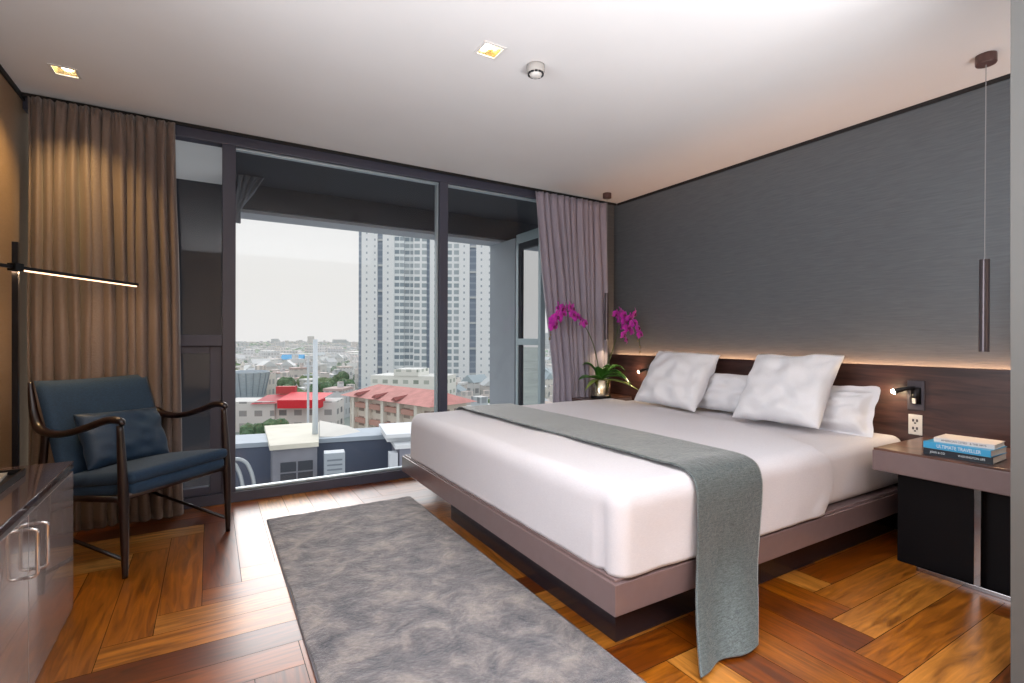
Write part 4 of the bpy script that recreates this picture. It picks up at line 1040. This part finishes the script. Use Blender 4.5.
bm = NB(); box(bm, 0, -.1, 0, .45, .5, 5.0); box(bm, -.55, -.3, 0, -.05, .3, 2.6); obj('duct', bm, plain('white duct', srgb(206,212,220), .7), t)
# curved vent pipes at left
t = thing('vent_pipes', 'pair of curved silver vent pipes at the left of the neighbouring roof', 'pipes', (1.2, 27.6, NZ+.01))
bm = NB()
for dx in (0, .5): tube(bm, catmull([(-1.0+dx,0,5.35),(-.45+dx,0,5.35),(-.05+dx,0,4.9),(.2+dx,0,3.6),(.3+dx,0,0)], 8), .09, 10)
obj('pipe', bm, plain('pipe metal', srgb(176,184,190), .4, metal=.4), t, smooth=True)
bm = NB(); box(bm, -2.2, -.4, 4.9, -.3, 1.2, 5.6); box(bm, -2.0, -.2, 0, -.5, 1.0, 4.9); obj('pipe_box', bm, dk, t)
# mast and antenna
t = thing('roof_mast', 'tall white mast rising from the neighbouring roof', 'mast', (5.35, 31.6, NZ+5.56))
obj('mast_pole', tube(NB(), [(0,0,0),(0,0,5.6)], [.17,.13], 12), plain('mast white', srgb(214,224,232), .5), t, smooth=True)
t = thing('thin_antenna', 'thin pale antenna mast beyond the white mast', 'antenna', (11.6, 74, GZ))
bm = NB(); tube(bm, [(0,0,0),(0,0,22.8)], .16, 8)
for z in (19, 20.2, 21.4): tube(bm, [(-.6,0,z),(.6,0,z)], .08, 6)
obj('antenna_pole', bm, plain('antenna pale', srgb(206,214,220), .6), t)

# ================================================================ light
wd = bpy.data.worlds.new('world'); bpy.context.scene.world = wd; wd.use_nodes = True
nt = wd.node_tree; bg = nt.nodes['Background']
tc = N(nt, 'ShaderNodeTexCoord'); sp = N(nt, 'ShaderNodeSeparateXYZ'); nt.links.new(tc.outputs['Generated'], sp.inputs[0])
rp = N(nt, 'ShaderNodeValToRGB'); e = rp.color_ramp.elements
e[0].position = .0; e[0].color = (.86,.855,.85,1); e[1].position = .6; e[1].color = (.98,1.0,1.04,1)
x = e.new(.1); x.color = (.86,.85,.83,1)
nt.links.new(sp.outputs[2], rp.inputs[0]); nt.links.new(rp.outputs[0], bg.inputs[0]); bg.inputs[1].default_value = 1.0

def area(loc, direction, size, power, col=(1,1,1), sy=None, spread=None, name='light'):
    l = bpy.data.lights.new(name, 'AREA'); l.energy = power; l.color = col; l.size = size
    if sy: l.shape = 'RECTANGLE'; l.size_y = sy
    if spread: l.spread = spread
    o = bpy.data.objects.new(name, l); COL.objects.link(o); o.location = loc
    o.rotation_euler = Vector(direction).to_track_quat('-Z', 'Y').to_euler(); return o
def spot(loc, direction, power, ang, blend, col, r=.02, name='spot'):
    l = bpy.data.lights.new(name, 'SPOT'); l.energy = power; l.spot_size = ang; l.spot_blend = blend; l.color = col; l.shadow_soft_size = r
    o = bpy.data.objects.new(name, l); COL.objects.link(o); o.location = loc
    o.rotation_euler = Vector(direction).to_track_quat('-Z', 'Y').to_euler(); return o
def sun(direction, s, ang, col):
    l = bpy.data.lights.new('sun', 'SUN'); l.energy = s; l.angle = ang; l.color = col
    o = bpy.data.objects.new('sun', l); COL.objects.link(o); o.rotation_euler = Vector(direction).to_track_quat('-Z', 'Y').to_euler()
sun((-.17, -1, -.45), 2.7, math.radians(48), (1,.98,.97))
# unseen fill lights added to brighten the room; this one shines down
area((1.2, -.45, 2.62), (0, 0, -1), 3.0, 60, (.88,.95,1.0), 1.8, 2.1, name='top_fill')
area((1.0, -.75, .25), (0, 0, 1), 3.6, 275, (.90,.95,1.0), 1.5, 2.45, name='upward_fill')  # added fill shining up to lift the ceiling
area((-.90, 1.35, 1.55), (1, .0, -.05), 1.6, 31, (.86,.93,1.0), 1.5, 2.3, name='side_fill')  # added fill out of view, aimed at the headboard wall and bed
# LED cove behind the headboard
area((3.758, 2.3, .998), (-.12, 0, 1), 3.6, 15, (1,.50,.25), .02, name='headboard_led').rotation_euler = (PI+.55, 0, PI/2)
warm = (1, .72, .38)
spot((DL[0][0], DL[0][1], H-.03), (-.02, .16, -1), 48, 1.75, 1.0, (1,.66,.27), .03, 'downlight_spot')
spot((DL[1][0], DL[1][1], H-.03), (0, 0, -1), 30, 1.1, .7, (1,.85,.65), .02, 'downlight_spot')
spot((3.42, .985, 1.15), (-.3, 0, -1), 8, 2.4, .3, (1,.62,.28), .012, 'pendant_spot')
spot((3.42, 3.87, 1.2), (0, 0, -1), 6, 1.8, .4, (1,.75,.45), .012, 'pendant_spot')
area((-.62, 3.50, 1.50), (.05, .25, -1), .7, 2.5, (1,.66,.38), .02, name='lamp_light').rotation_euler = (0, 0, ax)
for y in (1.47, 3.645):
    l = bpy.data.lights.new('bulb_light', 'POINT'); l.energy = 1.6; l.color = (1,.72,.42); l.shadow_soft_size = .012
    o = bpy.data.objects.new('bulb_light', l); COL.objects.link(o); o.location = (3.62, y+.01, .872)

# ---------------------------------------------------------------- camera
f_, yaw, pitch, roll = 505.2, .5389, -.004, .0035
F0 = Vector((math.sin(yaw), math.cos(yaw), 0)); R0 = Vector((math.cos(yaw), -math.sin(yaw), 0)); U0 = Vector((0,0,1))
F = F0*math.cos(pitch)+U0*math.sin(pitch); U = U0*math.cos(pitch)-F0*math.sin(pitch)
cx = R0*math.cos(roll)+U*math.sin(roll); cy = U*math.cos(roll)-R0*math.sin(roll); cz = -F
cam = bpy.data.cameras.new('camera'); cam.sensor_width = 36; cam.lens = f_/1024*36; cam.clip_start = .05; cam.clip_end = 6000
co = bpy.data.objects.new('camera', cam); COL.objects.link(co)
co.matrix_world = Matrix(((cx.x,cy.x,cz.x,0),(cx.y,cy.y,cz.y,0),(cx.z,cy.z,cz.z,1.19),(0,0,0,1)))
sc = bpy.context.scene; sc.camera = co
sc.view_settings.view_transform = 'Standard'; sc.view_settings.look = 'None'; sc.view_settings.exposure = 0
sc.cycles.max_bounces = 8; sc.cycles.transparent_max_bounces = 12; sc.cycles.sample_clamp_indirect = 6
